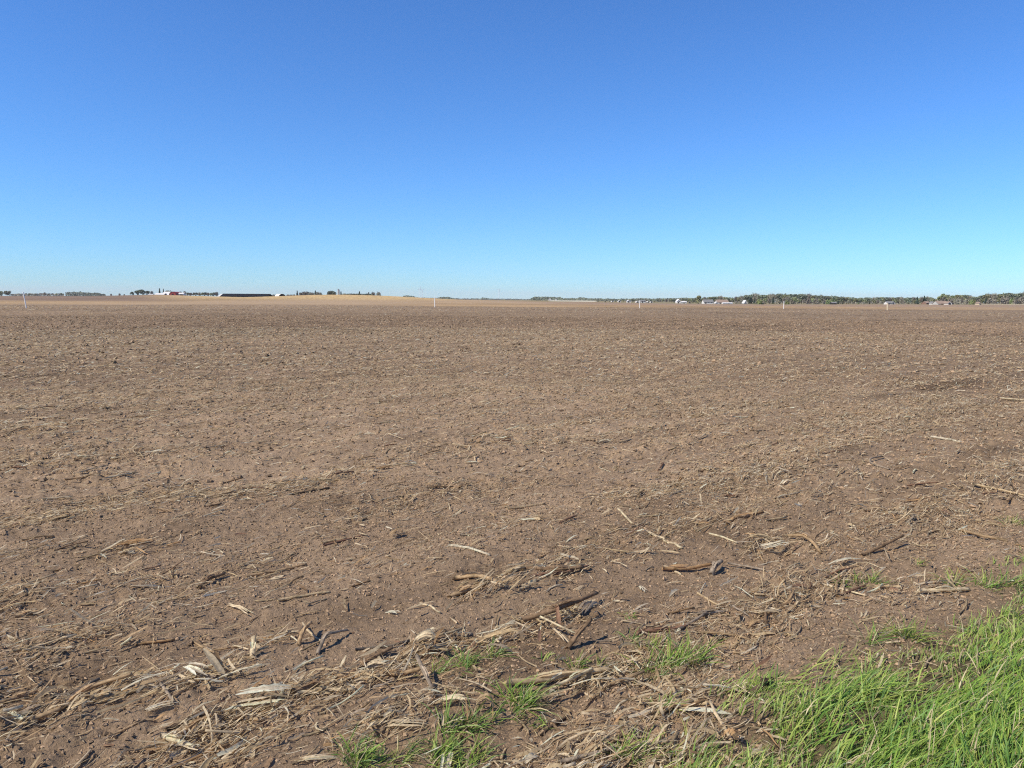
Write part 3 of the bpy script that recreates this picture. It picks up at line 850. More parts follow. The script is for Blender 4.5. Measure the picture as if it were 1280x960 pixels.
# more stalk pieces, copied from a few of their kind
protos = []
for k, (kind, tone) in enumerate([('stem', 'tan'), ('stem', 'straw'), ('stem', 'brown'), ('stem', 'grey'), ('stem', 'pale'), ('husk', 'pale'), ('husk', 'straw'), ('husk', 'tan'), ('stem', 'redbrown'), ('husk', 'white')]):
    g = np.random.default_rng(900 + k)
    P = np.stack([np.linspace(-.13, .13, 12), .012 * np.sin(np.linspace(0, 3, 12) + k), .006 * np.sin(np.linspace(0, 3.1, 12))], -1)
    if kind == 'stem': V, F, C = stem_mesh(P + np.array([0, 0, .009]), .0085, np.array(PAL[tone]), 900 + k)
    else: V, F, C = husk_mesh(P[::1] * np.array([.8, 1, 1]), .035, np.array(PAL[tone]), 900 + k, 4)
    nm = 'corn_stalk' if kind == 'stem' else 'corn_husk'
    me = mesh_np(nm, V, F, np.clip(C, .01, .85)); me.materials.append(M_STRAW)
    word = {'redbrown': 'red brown', 'straw': 'straw coloured'}.get(tone, tone)
    lab = ('small %s corn stalk piece lying loose in the litter of the field' if kind == 'stem' else 'small %s torn corn husk lying loose in the litter of the field') % word
    protos.append((nm, me, lab, 'corn stalk' if kind == 'stem' else 'corn husk', 'small %s %s pieces strewn over the field' % (word, 'stalk' if kind == 'stem' else 'husk')))
xs, ys = scatter(1500, 2.4, 13, R(36))
taken = 0
for x, y in zip(xs, ys):
    if taken >= 185: break
    if verge(x, y) > -.05: continue
    nm, me, lab, cat, grp = protos[rng.integers(len(protos))]
    ob = bpy.data.objects.new(nm, me)
    COL.objects.link(ob)
    a = (math.pi / 2 - ROWA) + rng.normal(0, .5)
    s = .4 + .65 * rng.random()
    dx, dy = math.cos(a) * .1 * s, math.sin(a) * .1 * s
    h0, h1, hm = float(H(x - dx, y - dy)), float(H(x + dx, y + dy)), float(H(x, y))
    ob.location = (x, y, max(hm, .5 * (h0 + h1)) + .002)
    ob.rotation_euler = (0, -math.atan2(h1 - h0, .2 * s) - abs(rng.normal(0, .08)), a)
    ob.scale = (s, .8 + .3 * rng.random(), .8 + .3 * rng.random())
    tag(ob, lab, cat, grp)
    taken += 1

# ------------------------------------------------------------------ grass
def blades(x, y, L, W, az, lean, tint, K=5, curl=.9):
    """grass blades rooted at x, y leaning towards az (lean = angle from upright at the root)"""
    N = len(x)
    t = np.linspace(0, 1, K)
    ang = lean[:, None] + curl * t[None, :] ** 1.5
    dl = L[:, None] / (K - 1)
    hx = np.concatenate([np.zeros((N, 1)), np.cumsum(np.sin(ang[:, :-1]) * dl, 1)], 1)
    hz = np.concatenate([np.zeros((N, 1)), np.cumsum(np.cos(ang[:, :-1]) * dl, 1)], 1)
    az2 = az[:, None] + rng.normal(0, .25, N)[:, None] * t
    X = x[:, None] + hx * np.cos(az2); Y = y[:, None] + hx * np.sin(az2)
    Z = H(x, y)[:, None] - .005 + np.maximum(hz, .004)
    tw = az + math.pi / 2 + rng.normal(0, .7, N)
    roll = rng.normal(0, .4, N)
    S = np.stack([np.cos(tw) * np.cos(roll), np.sin(tw) * np.cos(roll), np.sin(roll)], -1)[:, None, :].repeat(K, 1)
    w = W[:, None] * np.array([.8, 1, .95, .65, .08])[None, :] if K == 5 else W[:, None] * (1 - .9 * t ** 2)
    V, F, C = ribbons(np.stack([X, Y, Z], -1), S, w, tint)
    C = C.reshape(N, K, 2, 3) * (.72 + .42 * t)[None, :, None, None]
    return V, F, C.reshape(-1, 3)

GREENS = np.array([(.18, .30, .050), (.23, .345, .058), (.29, .375, .078), (.36, .40, .105), (.11, .225, .042), (.165, .285, .08), (.50, .42, .25)])
def greens(N, yellow=0.0, dead=.06):
    p = np.array([.26, .24, .16 + yellow, .08 + yellow, .14, .12, 0]); p = p / p.sum() * (1 - dead); p[6] = dead
    return GREENS[rng.choice(7, N, p=p)] * (.75 + .5 * rng.random((N, 1)))

def verge_grass():
    n = 480000
    u = 1.0 + rng.random(n) * 9.0; v = rng.random(n) * -6.0 + 2.6
    x = u * RD[0] + v * RN[0]; y = u * RD[1] + v * RN[1]
    d = verge(x, y) + .5 * (noise(x / .22, y / .22, 71) - .5) + .3 * (noise(x / .6, y / .6, 72) - .5)
    d = d - .10
    dens = sstep(-.10, .26, d) * np.maximum(.15 + .85 * sstep(.28, .58, noise(x / .12, y / .12, 73)), .8 * sstep(.2, .5, d))
    r = np.hypot(x, y)
    ok = (rng.random(n) < dens) & (d > -.10) & (r > .9) & (verge(x, y) < 2.6)
    x, y, d = x[ok], y[ok], d[ok]
    N = len(x)
    L = (.05 + .125 * rng.random(N) ** 1.2) * (.55 + .45 * sstep(-.1, .3, d)) * (.8 + .5 * noise(x / .35, y / .35, 74))
    W = .002 + .0048 * rng.random(N) ** 1.5
    az = math.radians(28) + rng.normal(0, .55, N) + 1.1 * (noise(x / .4, y / .4, 75) - .5)
    lean = np.clip(.86 + rng.normal(0, .28, N) + .5 * (noise(x / .3, y / .3, 76) - .5), 0, 1.35)
    yel = 1 - sstep(-.1, .4, d)
    tint = greens(N, .05, .09)
    tint = tint * (1 - .0 * yel[:, None]) + (np.array([.38, .37, .14]) - tint) * (.55 * yel * rng.random(N))[:, None]
    parts = [blades(x, y, L, W, az, lean, tint)]
    # dead straws standing in the grass
    k = rng.choice(N, 420, replace=False); k = k[d[k] > .1]
    n2 = len(k)
    parts.append(blades(x[k] + .01, y[k], .10 + .17 * rng.random(n2), np.full(n2, .003), rng.random(n2) * 6.28, np.abs(rng.normal(.1, .25, n2)), np.array([[.55, .46, .30]]) * (.75 + .4 * rng.random((n2, 1))), curl=.25))
    # mat of dead leaves low between the blades
    k = rng.choice(N, 7000, replace=True); n2 = len(k)
    parts.append(blades(x[k] + rng.normal(0, .03, n2), y[k] + rng.normal(0, .03, n2), .05 + .1 * rng.random(n2), .003 + .004 * rng.random(n2), rng.random(n2) * 6.28, 1.1 + .3 * rng.random(n2), np.array([[.36, .28, .15]]) * (.5 + .7 * rng.random((n2, 1))), curl=.4))
    V, F, C = merge(parts)
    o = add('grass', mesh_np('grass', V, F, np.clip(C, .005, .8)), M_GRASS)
    tag(o, 'thick green windblown grass along the edge of the field', 'grass', kind='stuff')
verge_grass()

TUFTS = [
 ((586, 832), 92, 30, 520, 0, 'wide low grass tuft right of the pale husk knot'),
 ((716, 830), 66, 24, 260, .1, 'small pale green tuft behind the long straw stalk'),
 ((852, 833), 92, 48, 700, 0, 'largest loose grass tuft, in front of the level red brown stalk'),
 ((803, 808), 50, 22, 220, .1, 'yellowish tuft touching the left of the largest loose tuft'),
 ((643, 882), 66, 46, 420, 0, 'dark green tuft at the left end of the long straw stalk'),
 ((577, 912), 84, 44, 480, 0, 'dense tuft below the curled tan husk'),
 ((667, 906), 26, 22, 60, 0, 'tiny sparse tuft on bare soil left of the dark stalk at the bottom'),
 ((588, 958), 120, 40, 620, .1, 'broad tuft on the bottom edge in the middle'),
 ((452, 955), 110, 36, 560, .15, 'broad tuft on the bottom edge beside the pale husk'),
 ((806, 962), 90, 40, 420, .15, 'yellow green tuft at the bottom edge next to the thick grass'),
 ((832, 886), 46, 30, 170, .1, 'thin tuft between the largest loose tuft and the white leaves'),
 ((1076, 732), 58, 22, 330, 0, 'round tuft with dead litter in front of the white husk'),
 ((1207, 730), 56, 22, 320, 0, 'left tuft of the pair above the edge of the thick grass'),
 ((1257, 735), 60, 26, 330, 0, 'right tuft of the pair, near the right edge of the photo'),
 ((1145, 705), 22, 12, 60, .1, 'tiny tuft beside the propped up brown stalk'),
 ((1266, 655), 46, 16, 200, .2, 'faint tuft farthest out near the right edge'),
 ((779, 772), 30, 10, 120, .3, 'mossy low yellow tuft right of the central tangle'),
 ((1120, 800), 70, 34, 420, .25, 'yellow green tuft at the tip of the thick grass beside bare soil'),
]
for (px, py), wd, ht, n, yel, lab in TUFTS:
    c = ground(px, py)
    w = wpx(wd, c) / 2 * .9; h = wpx(ht, c)
    n = int(n * .36)
    a = rng.random(n) * 6.28
    rr = np.sqrt(rng.random(n))
    clump = rng.integers(0, 5, n)
    cx = rng.normal(0, .42, 5)[clump] * w; cy = rng.normal(0, .42, 5)[clump] * w
    x = c[0] + cx + w * .28 * rr * np.cos(a); y = c[1] + cy * .8 + w * .28 * rr * np.sin(a)
    az = np.where(rng.random(n) < .5, a, math.radians(25) + rng.normal(0, .8, n))
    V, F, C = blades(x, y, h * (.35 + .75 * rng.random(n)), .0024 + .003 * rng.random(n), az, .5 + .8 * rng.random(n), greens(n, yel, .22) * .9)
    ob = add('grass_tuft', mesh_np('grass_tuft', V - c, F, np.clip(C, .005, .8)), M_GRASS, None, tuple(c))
    tag(ob, lab, 'grass tuft', 'loose grass tufts on the field edge')

# ------------------------------------------------------------------ far things
CP = math.cos(PITCH)
def far_xy(px, Y):
    d = ROT.to_3x3() @ Vector(((px - 640) / FPX, -(horizon(px) - 480) / FPX, -1.0))
    return d.x / d.y * Y, Y
def far_h(px, top_y, Y):
    return EYE + (horizon(px) - top_y) * Y / FPX
def far_w(npx, Y):
    return npx * Y / FPX

# marker stakes along the far side of the ploughed field
def stake(px_top, px_bot, y_top, y_bot, wd, mat, lab, capmat=None):
    b = ground(px_bot, y_bot)
    dist = math.hypot(b[0], b[1])
    h = (y_bot - y_top) * dist / FPX
    lean = (px_top - px_bot) / max(y_bot - y_top, 1) * h
    root = thing('marker_stake', lab, 'stake', tuple(b), 0, 'marker stakes across the ploughed field')
    m = MB(); m.tube([(0, 0, -.1), (lean * .5, 0, h * .5), (lean * .94, 0, h * .94)], [wd / 2] * 3, 8)
    post = m.build('post', mat, root)
    m = MB(); m.tube([(lean * .94, 0, h * .94), (lean * .97, 0, h * .97), (lean, 0, h)], [wd * .56, wd * .56, wd * .3], 8)
    m.build('cap', capmat or mat, post)
stake(30.6, 33, 368, 385, .13, M_POST, 'white stake leaning left, leftmost of the stakes in the field')
stake(543.2, 543.6, 371, 384, .15, M_POST, 'tall upright white stake at the foot of the tan rise')
stake(799.3, 799.5, 376, 385.4, .14, M_POST, 'short white stake in front of the white farm houses')
stake(979.6, 979.6, 377, 386, .15, M_POST, 'white stake in front of the long wood on the right')
stake(1108.8, 1109.2, 380, 388, .26, M_WOODPOST, 'thick pale wooden stake, rightmost of the stakes in the field')

# trees: prototypes 10 m high
def quads_at(c, size, g, up=0.0, aspect=1.0):
    n = len(c)
    a = g.normal(size=(n, 3)); a[:, 2] += up; a /= np.linalg.norm(a, axis=1, keepdims=True)
    b = g.normal(size=(n, 3)); b -= (b * a).sum(1, keepdims=True) * a; b /= np.linalg.norm(b, axis=1, keepdims=True)
    a = a * (size * aspect)[:, None]; b = b * size[:, None]
    V = np.stack([c - a, c + b * .8, c + a, c - b * .8], 1)
    return V.reshape(-1, 3), np.arange(4 * n).reshape(n, 4)

def trunk_mesh(g, h, r, limbs=6, spread=2.2):
    m = MB()
    bend = g.normal(0, .2, 2)
    m.tube([(0, 0, -.3), (bend[0] * .5, bend[1] * .5, h * .4), (bend[0], bend[1], h)], [r, r * .75, r * .2], 6)
    for k in range(limbs):
        z = h * (.35 + .5 * g.random()); a = g.random() * 6.28
        l = spread * (.6 + .6 * g.random())
        m.tube([(bend[0] * z / h, bend[1] * z / h, z), (l * .5 * math.cos(a), l * .5 * math.sin(a), z + l * .45), (l * math.cos(a), l * math.sin(a), z + l * (.7 + .4 * g.random()))], [r * .4, r * .28, r * .08], 5)
    return m.mesh('trunk', True)

def decid(seed, wide=1.0, low=.22, n=420, size=.58):
    g = np.random.default_rng(seed)
    lobes = [(g.normal(0, 1.5 * wide, 1)[0], g.normal(0, 1.5 * wide, 1)[0], 10 * (low + .15 + (.72 - low) * g.random()), 1.1 + 1.2 * g.random()) for _ in range(9)]
    lobes.append((0, 0, 7.6, 2.0))
    cs = []
    for lx, ly, lz, lr in lobes:
        k = n // 10
        d = g.normal(size=(k, 3)); d /= np.linalg.norm(d, axis=1, keepdims=True)
        cs.append(np.array([lx, ly, min(lz, 9.6 - lr)]) + d * lr * (.45 + .6 * g.random((k, 1)) ** .5) * np.array([1.1 * wide, 1.1 * wide, 1]))
    c = np.concatenate(cs); c[:, 2] = np.clip(c[:, 2], 10 * low, 10)
    V, F = quads_at(c, size * (.5 + .9 * g.random(len(c))), g)
    return trunk_mesh(g, 7.5, .28), mesh_np('crown', V, F, None, False)

def bare(seed, n=520):
    g = np.random.default_rng(seed)
    a = g.random(n) * 6.28; z = 2.2 + 7.2 * g.random(n) ** .8
    prof = 3.3 * np.sin(np.clip((z - 1.2) / 9.2, 0, 1) * math.pi) ** .7
    r = prof * np.sqrt(g.random(n))
    c = np.stack([r * np.cos(a), r * np.sin(a), z], -1)
    c += .5 * g.normal(size=c.shape)
    s = .13 + .12 * g.random(n)
    V, F = quads_at(c, s, g, 1.2, 6.5)
    return trunk_mesh(g, 8.5, .26, 10, 2.6), mesh_np('crown', V, F, None, False)

def conifer(seed, slim=1.0, n=360):
    g = np.random.default_rng(seed)
    z = .7 + 9.2 * g.random(n) ** 1.25
    r = (10.1 - z) / 9.3 * 2.1 * slim * (.35 + .75 * g.random(n) ** .5)
    a = g.random(n) * 6.28
    c = np.stack([r * np.cos(a), r * np.sin(a), z], -1)
    V, F = quads_at(c, .28 + .3 * g.random(n), g, 0, 1.6)
    m = MB(); m.tube([(0, 0, -.3), (0, 0, 5), (0, 0, 9.7)], [.2, .14, .03], 6)
    return m.mesh('trunk', True), mesh_np('crown', V, F, None, False)

def shrub(seed, n=260):
    g = np.random.default_rng(seed)
    a = g.random(n) * 6.28; d = g.normal(size=(n, 3)); d /= np.linalg.norm(d, axis=1, keepdims=True)
    d[:, 2] = np.abs(d[:, 2])
    lob = 1 + .3 * np.sin(3 * np.arctan2(d[:, 1], d[:, 0]) + seed)
    c = d * (.55 + .5 * g.random((n, 1))) * np.array([6, 6, 9.2]) * lob[:, None]
    c[:, 2] = np.clip(c[:, 2], .3, 10)
    V, F = quads_at(c, .7 + .8 * g.random(n), g)
    return trunk_mesh(g, 5.0, .25, 5, 2.0), mesh_np('crown', V, F, None, False)

PROTO = {}
for key, mat, fns in [
    ('bare', M_BARE, [lambda s: bare(s)] * 4), ('bud', M_BUD, [lambda s: decid(s)] * 3), ('spring', M_SPRING, [lambda s: decid(s, 1.0, .12)] * 2),
    ('conifer', M_CONIFER, [lambda s: conifer(s)] * 2), ('slim', M_CONIFER, [lambda s: conifer(s, .6)]), ('blue', M_BLUE, [lambda s: decid(s, 1.25, .06, 700, .58)] * 3),
    ('shrub', M_SPRING, [lambda s: shrub(s)] * 2), ('brush', M_BARE, [lambda s: shrub(s)] * 2), ('olive', M_BUD, [lambda s: decid(s, 1.15, .05, 600)] * 2)]:
    PROTO[key] = []
    for i, fn in enumerate(fns):
        tm, cm = fn(sum(map(ord, key)) * 7 + i)
        tm.materials.append(M_BARK); cm.materials.append(mat)
        PROTO[key].append((tm, cm))
TREE_NAME = {'conifer': ('conifer_tree', 'conifer'), 'slim': ('conifer_tree', 'conifer'), 'shrub': ('shrub', 'shrub'), 'brush': ('shrub', 'shrub')}
def tree(key, px, top_y, Y, lab, group=None, wide=1.0, x_off=0.0):
    x, y = far_xy(px, Y)
    x += x_off
    z = float(big(x, y)) - .05
    h = max(far_h(px, top_y, Y) - z, 1.2)
    nm, cat = TREE_NAME.get(key, ('tree', 'tree'))
    root = thing(nm, lab, cat, (x, y, z), rng.random() * 6.28, group)
    s = h / 10
    root.scale = (s * wide, s * wide, s)
    tm, cm = PROTO[key][rng.integers(len(PROTO[key]))]
    for n_, me in (('trunk', tm), ('crown', cm)):
        c = bpy.data.objects.new(n_, me); COL.objects.link(c); c.parent = root
    return root

def woodland(name, lab, prof, Y, depth, mat, base_off=0.0, per=5.0):
    """far wood that reads as one mass: leaf clumps through a strip of ground"""
    px = np.array([p[0] for p in prof], float); ty = np.array([p[1] for p in prof], float)
    n = int((px[-1] - px[0]) * per * 9)
    q = px[0] + (px[-1] - px[0]) * rng.random(n)
    yy = Y + depth * rng.random(n)
    d = np.array([far_xy(a, 1.0)[0] for a in (px[0], px[-1])])
    x = (d[0] + (q - px[0]) / (px[-1] - px[0]) * (d[1] - d[0])) * yy
    zt = EYE + (horizon(q) - np.interp(q, px, ty) + .9 * (noise(q / 2.2, q * 0, 91) - .5) + .5 * (noise(q / .9, q * 0, 92) - .5)) * Y / FPX
    zb = big(x, yy)
    c = np.stack([x, yy, zb + (zt - zb) * rng.random(n) ** .8], -1)
    s = np.full(n, .62 * Y / FPX) * (.5 + rng.random(n))
    V, F = quads_at(c, s, np.random.default_rng(int(px[0]) + 7))
    o = add(name, mesh_np(name, V, F, None, False), mat)
    return tag(o, lab, 'woodland', kind='stuff')

# ---- far left and centre
woodland('woodland', 'faint distant trees on the skyline at far left', [(14, 367.8), (30, 367), (60, 366.8), (80, 367)], 1900, 150, M_BARE, per=4)
woodland('woodland', 'dark distant wood on the skyline left of the red barn', [(82, 365.2), (100, 364.9), (112, 366), (122, 366.4), (132, 368.2)], 1900, 160, M_BLUE, per=5)
for px, ty, lab in [(2, 363.8, 'olive green tree at the left edge of the photo'), (10, 363.4, 'olive green tree second from the left edge')]:
    tree('olive', px, ty, 1000, lab, 'trees at far left of the skyline', 1.3)
for px, ty in [(37, 366.5), (45, 367), (56, 365.6), (61, 367), (71, 366.5), (77, 366)]:
    tree('bud' if px % 2 else 'bare', px, ty, 1500, 'small dim tree on the skyline between the left edge and the dark wood', 'small dim trees at far left')
for px, ty in [(139, 367.3), (149.5, 367), (155.5, 367.8)]:
    tree('bare', px, ty, 1400, 'small dark tree left of the dome shaped grove', 'small dark trees left of the grove', 1.2)
for i, (px, ty, lab) in enumerate([(165, 364.6, 'leftmost grey green tree of the dome shaped grove beside the white shed'), (172, 362.6, 'grey green tree second from left in the dome shaped grove'),
                     (178, 361.8, 'tallest grey green tree of the dome shaped grove'), (184, 363.4, 'rightmost tree of the dome shaped grove, next to the white shed')]):
    tree('blue', px, ty, 880, lab, 'dome shaped grove left of the red barn', 1.15)
tree('slim', 199.7, 360.8, 905, 'left of two narrow dark conifers standing behind the low white shed', None, 1.1)
tree('slim', 204.6, 361.2, 905, 'right of two narrow dark conifers standing behind the low white shed', None, .9)
tree('blue', 210, 363.0, 930, 'grey green tree rising behind the white barn roof', None, 1.1)
for px, ty in [(190, 364), (218, 364.6), (226, 364.6), (231, 364.2)]:
    tree('bare', px, ty, 940, 'bare tree behind the farm sheds around the red barn', 'bare trees behind the red barn')
for k, px in enumerate(np.arange(235, 274, 3.6)):
    tree(['blue', 'bare', 'bud'][k % 3], px, 365.2 + .8 * rng.random(), 930, 'tree in the row between the red barn and the long dark barn', 'row of trees right of the red barn', 1.1)

# farm buildings
def gable(name, cat, lab, px0, px1, top_y, Y, wall, roof, ridge='x', eave=.6, depth=10.0, doors=(), windows=(), over=.25, group=None):
    pc = (px0 + px1) / 2
    x, y = far_xy(pc, Y)
    w = far_w(px1 - px0, Y)
    z = float(big(x, y)) - .3
    h = far_h(pc, top_y, Y) - z
    e = h * eave
    root = thing(name, lab, cat, (x, y, z), 0, group)
    m = MB()
    hw = w / 2
    if ridge == 'x':
        m.extrude_x([(0, 0), (depth, 0), (depth, e), (depth / 2, h - .15), (0, e)], -hw, hw)
        m.build('wall', wall, root)
        r_ = MB(); t = .16; k = (h - e) / (depth / 2)
        r_.extrude_x([(-over, e - over * k + .02), (depth / 2, h + .02), (depth + over, e - over * k + .02), (depth + over, e - over * k + t + .02), (depth / 2, h + t), (-over, e - over * k + t + .02)], -hw - over, hw + over)
        r_.build('roof', roof, root)
    else:
        m.poly([(-hw, 0, 0), (hw, 0, 0), (hw, 0, e), (0, 0, h - .15), (-hw, 0, e), (-hw, depth, 0), (hw, depth, 0), (hw, depth, e), (0, depth, h - .15), (-hw, depth, e)],
               [(0, 1, 2, 3, 4), (9, 8, 7, 6, 5), (0, 5, 6, 1), (1, 6, 7, 2), (2, 7, 8, 3), (3, 8, 9, 4), (4, 9, 5, 0)])
        m.build('wall', wall, root)
        r_ = MB(); k = (h - e) / hw; t = .16
        pr = [(-hw - over, e - over * k + .02), (0, h + .02), (hw + over, e - over * k + .02), (hw + over, e - over * k + t + .02), (0, h + t), (-hw - over, e - over * k + t + .02)]
        n = 6
        r_.poly([(a, -over, b) for a, b in pr] + [(a, depth + over, b) for a, b in pr], [tuple(range(n)), tuple(range(2 * n - 1, n - 1, -1))] + [(i, i + n, (i + 1) % n + n, (i + 1) % n) for i in range(n)])
        r_.build('roof', roof, root)
    for f, wd, hd in doors:
        d = MB(); d.box(-hw + f * w - wd / 2, -hw + f * w + wd / 2, -.06, .05, .3, .3 + hd); d.build('door', M_DARK, root)
    for f, z0, sz in windows:
        d = MB(); d.box(-hw + f * w - sz / 2, -hw + f * w + sz / 2, -.05, .05, z0 + .3, z0 + .3 + sz * 1.3); d.build('window', M_GLASS, root)
    return root

def arch(name, cat, lab, px0, px1, top_y, Y, skin, endmat, depth, turn=0.0, doors=None):
    """round roofed barn; its rounded end faces -Y before turning"""
    pc = (px0 + px1) / 2
    x, y = far_xy(pc, Y)
    z = float(big(x, y)) - .3
    h = far_h(pc, top_y, Y) - z
    hw = far_w(px1 - px0, Y) / 2
    root = thing(name, lab, cat, (x, y, z), turn)
    n = 12
    pr = [(-hw * math.cos(math.pi * i / n), h * math.sin(math.pi * i / n) ** .8) for i in range(n + 1)]
    s = MB()
    s.poly([(a, -.3, b) for a, b in pr] + [(a, depth, b) for a, b in pr], [(i, i + 1, i + 2 + n, i + 1 + n) for i in range(n)])
    s.poly([(a * .97, -.3, b * .97) for a, b in pr] + [(a * .97, depth, b * .97) for a, b in pr], [(i + 1, i, i + 1 + n, i + 2 + n) for i in range(n)])
    s.build('roof', skin, root)
    e = MB(); e.poly([(a * .965, 0, b * .965) for a, b in pr], [tuple(range(n + 1))]); e.poly([(a * .965, depth - .3, b * .965) for a, b in pr], [tuple(range(n, -1, -1))])
    e.build('end_wall', endmat, root)
    if doors:
        d = MB(); d.box(-hw * doors, hw * doors, -.08, .05, .1, h * .55); d.build('door', M_DARK, root)
    return root

gable('shed', 'shed', 'small white shed between the dome shaped grove and the low white shed', 185.2, 191, 367.6, 870, M_WHITE, M_ROOFW, 'x', .7, 6, [(.7, 1.2, 1.3)])
gable('shed', 'shed', 'long low white shed left of the big white barn roof', 193.3, 205, 366.6, 868, M_DARK, M_ROOFW, 'x', .45, 9, [(.3, 2.2, 1.1), (.7, 2.2, 1.1)])
# barn: white roof slope seen from the side, red rounded gable end towards the right
gable('barn', 'barn', 'barn wing with a broad white roof beside the red barn end', 202.5, 213.5, 364.8, 872, M_RED, M_ROOFW, 'x', .25, 12, [(.5, 2.4, 1.0)])
arch('barn', 'barn', 'red barn with a rounded end, the only red building', 211.3, 220.5, 364.6, 866, M_RED, M_RED, 14, R(0), .25)
gable('shed', 'shed', 'white roofed open shed right of the red barn', 222.2, 229, 366.0, 872, M_WHITE, M_ROOFW, 'x', .62, 8, [(.66, 3.6, 2.0)])
# long dark livestock barn
def long_barn():
    Y = 720
    x0, _ = far_xy(272, Y); x1, _ = far_xy(335, Y)
    L = x1 - x0
    z = float(big((x0 + x1) / 2, Y)) - .3
    top = far_h(300, 367.4, Y) - z
    root = thing('barn', 'long low barn with a near black roof and a white end wall', 'barn', (x0, Y, z), R(-.9))
    dp = 16.0; e = top * .30
    m = MB(); m.extrude_x([(0, 0), (dp, 0), (dp, e), (dp / 2, top - .2), (0, e)], 0, 3.0); m.build('end_wall', M_WHITE, root)
    m = MB(); m.extrude_x([(.4, 0), (dp - .4, 0), (dp - .4, e - .1), (.4, e - .1)], 3.01, L - .3); m.build('wall', simple('shaded_curtain', (.30, .30, .30)), root)
    r_ = MB(); k = (top - e) / (dp / 2)
    r_.extrude_x([(-.6, e - .6 * k), (dp / 2, top), (dp + .6, e - .6 * k), (dp + .6, e - .6 * k + .2), (dp / 2, top + .2), (-.6, e - .6 * k + .2)], 2.2, L)
    r_.build('roof', M_ROOFD, root)
    for i in range(9):
        d = MB(); q = 5 + i * (L - 8) / 9; d.box(q, q + 2.2, .30, .38, .35, .35 + e * .55); d.build('opening', M_DARK, root)
long_barn()
arch('shed', 'shed', 'white hoop shed with a dark open end right of the long barn', 347.8, 357.6, 367.4, 690, M_WHITE, M_DARK, 9, R(38))
for px, w, lab in [(360, 3.4, 'white hut next to the hoop shed, leftmost of the row'), (365.5, 2.0, 'second white hut from the hoop shed'), (369.3, 1.7, 'third white hut from the hoop shed'),
                   (373.6, 1.8, 'fourth white hut from the hoop shed'), (378.4, 1.8, 'last white hut of the row, farthest from the hoop shed')]:
    gable('hut', 'hut', lab, px - w / 2, px + w / 2, 369.9 - (px - 360) * .03, 640, M_WHITE, M_ROOFW, 'y', .6, 2.6, [(.5, .5, .7)], group='row of white huts on the slope')
for k, px in enumerate([342, 346, 360, 364, 367.5]):
    tree('bare', px, 368.2, 760, 'low bare tree around the white hoop shed', 'low bare trees around the hoop shed', 1.4)
tree('conifer', 371.6, 363.4, 680, 'dark pointed conifer above the row of white huts', None, .9)
for k, (px, ty) in enumerate([(376, 365.8), (380, 364.6), (384, 364.6), (388, 365.4), (391, 366)]):
    tree('bare', px, ty, 690, 'greyish bare tree in the clump right of the pointed conifer', 'bare clump on the rise')
tree('conifer', 394.4, 363.2, 690, 'dark leaning conifer between the bare trees on the rise', None, .95)
for px, ty in [(397, 365.0), (400.5, 366)]:
    tree('bare', px, ty, 690, 'bare tree right of the dark leaning conifer on the rise', 'bare pair on the rise')
tree('blue', 412, 363.6, 680, 'left half of the round green tree pair on top of the rise', None, 1.0)
tree('blue', 416.5, 363.2, 690, 'right half of the round green tree pair on top of the rise', None, 1.0)
def silo(px0, px1, top_y, Y):
    x, y = far_xy((px0 + px1) / 2, Y); z = float(big(x, y)) - .3
    h = far_h(px0, top_y, Y) - z; r = far_w(px1 - px0, Y) / 2
    root = thing('silo', 'pale round concrete silo standing on top of the rise', 'silo', (x, y, z))
    m = MB(); m.tube([(0, 0, 0), (0, 0, h * .45), (0, 0, h - r * .8)], [r] * 3, 16); m.build('shaft', M_CONC, root)
    m = MB(); m.tube([(0, 0, h - r * .8), (0, 0, h - r * .3), (0, 0, h)], [r * 1.03, r * .75, r * .15], 16); m.build('dome', M_ROOFG, root)
silo(422.0, 424.6, 361.4, 700)
tree('slim', 426.3, 364.6, 690, 'narrow conifer touching the silo', None, 1.2)
for k, px in enumerate([430.5, 435.5, 438.5, 441.5, 444.5, 447.5, 452.5, 456.5, 459.5, 463]):
    tree(['bare', 'blue'][k % 2], px, 366.9 + .6 * rng.random(), 700, 'low tree in the hedge row right of the silo', 'hedge row right of the silo', 1.5)
tree('conifer', 449.4, 364.4, 700, 'taller conifer in the hedge row right of the silo')
tree('conifer', 461, 365.2, 700, 'smaller conifer near the right end of the hedge row')
tree('bare', 466.5, 365.6, 700, 'bare tree on the right slope of the rise')
tree('bare', 473.2, 365.4, 710, 'lone bare tree farthest right on the rise')
woodland('woodland', 'thin grey line of distant woods along the horizon', [(480, 371.0), (500, 371.4), (540, 372.8), (570, 373.4), (600, 373.8), (640, 374.0), (670, 374.2)], 4200, 300, M_BLUE, per=4)
woodland('woodland', 'dark distant wood left of the tall upright stake', [(504, 370.4), (508, 369.6), (514, 369.8), (519, 371)], 2600, 200, M_BLUE, per=8)
woodland('woodland', 'long dark distant wood right of the tall upright stake', [(547, 372.4), (554, 371.4), (561, 371.6), (568, 372.8)], 2600, 200, M_BLUE, per=8)
woodland('woodland', 'small hump of distant trees in the middle of the horizon', [(600, 373.8), (604, 371.9), (608, 372.4), (612, 373.8)], 3600, 200, M_BLUE, per=8)
woodland('woodland', 'dark wood on the horizon right of the middle', [(663, 373.4), (668, 371.4), (676, 370.9), (684, 371), (690, 371.8), (700, 371.5), (704, 373)], 1800, 150, M_BLUE, per=8)
woodland('woodland', 'long low blue wood on the horizon behind the pale field', [(700, 373.2), (722, 372.6), (727, 371.6), (732, 373), (760, 373.8), (780, 373.6), (800, 373.2), (830, 373.2), (850, 372.6), (872, 372.6)], 2000, 200, M_BLUE, per=7)
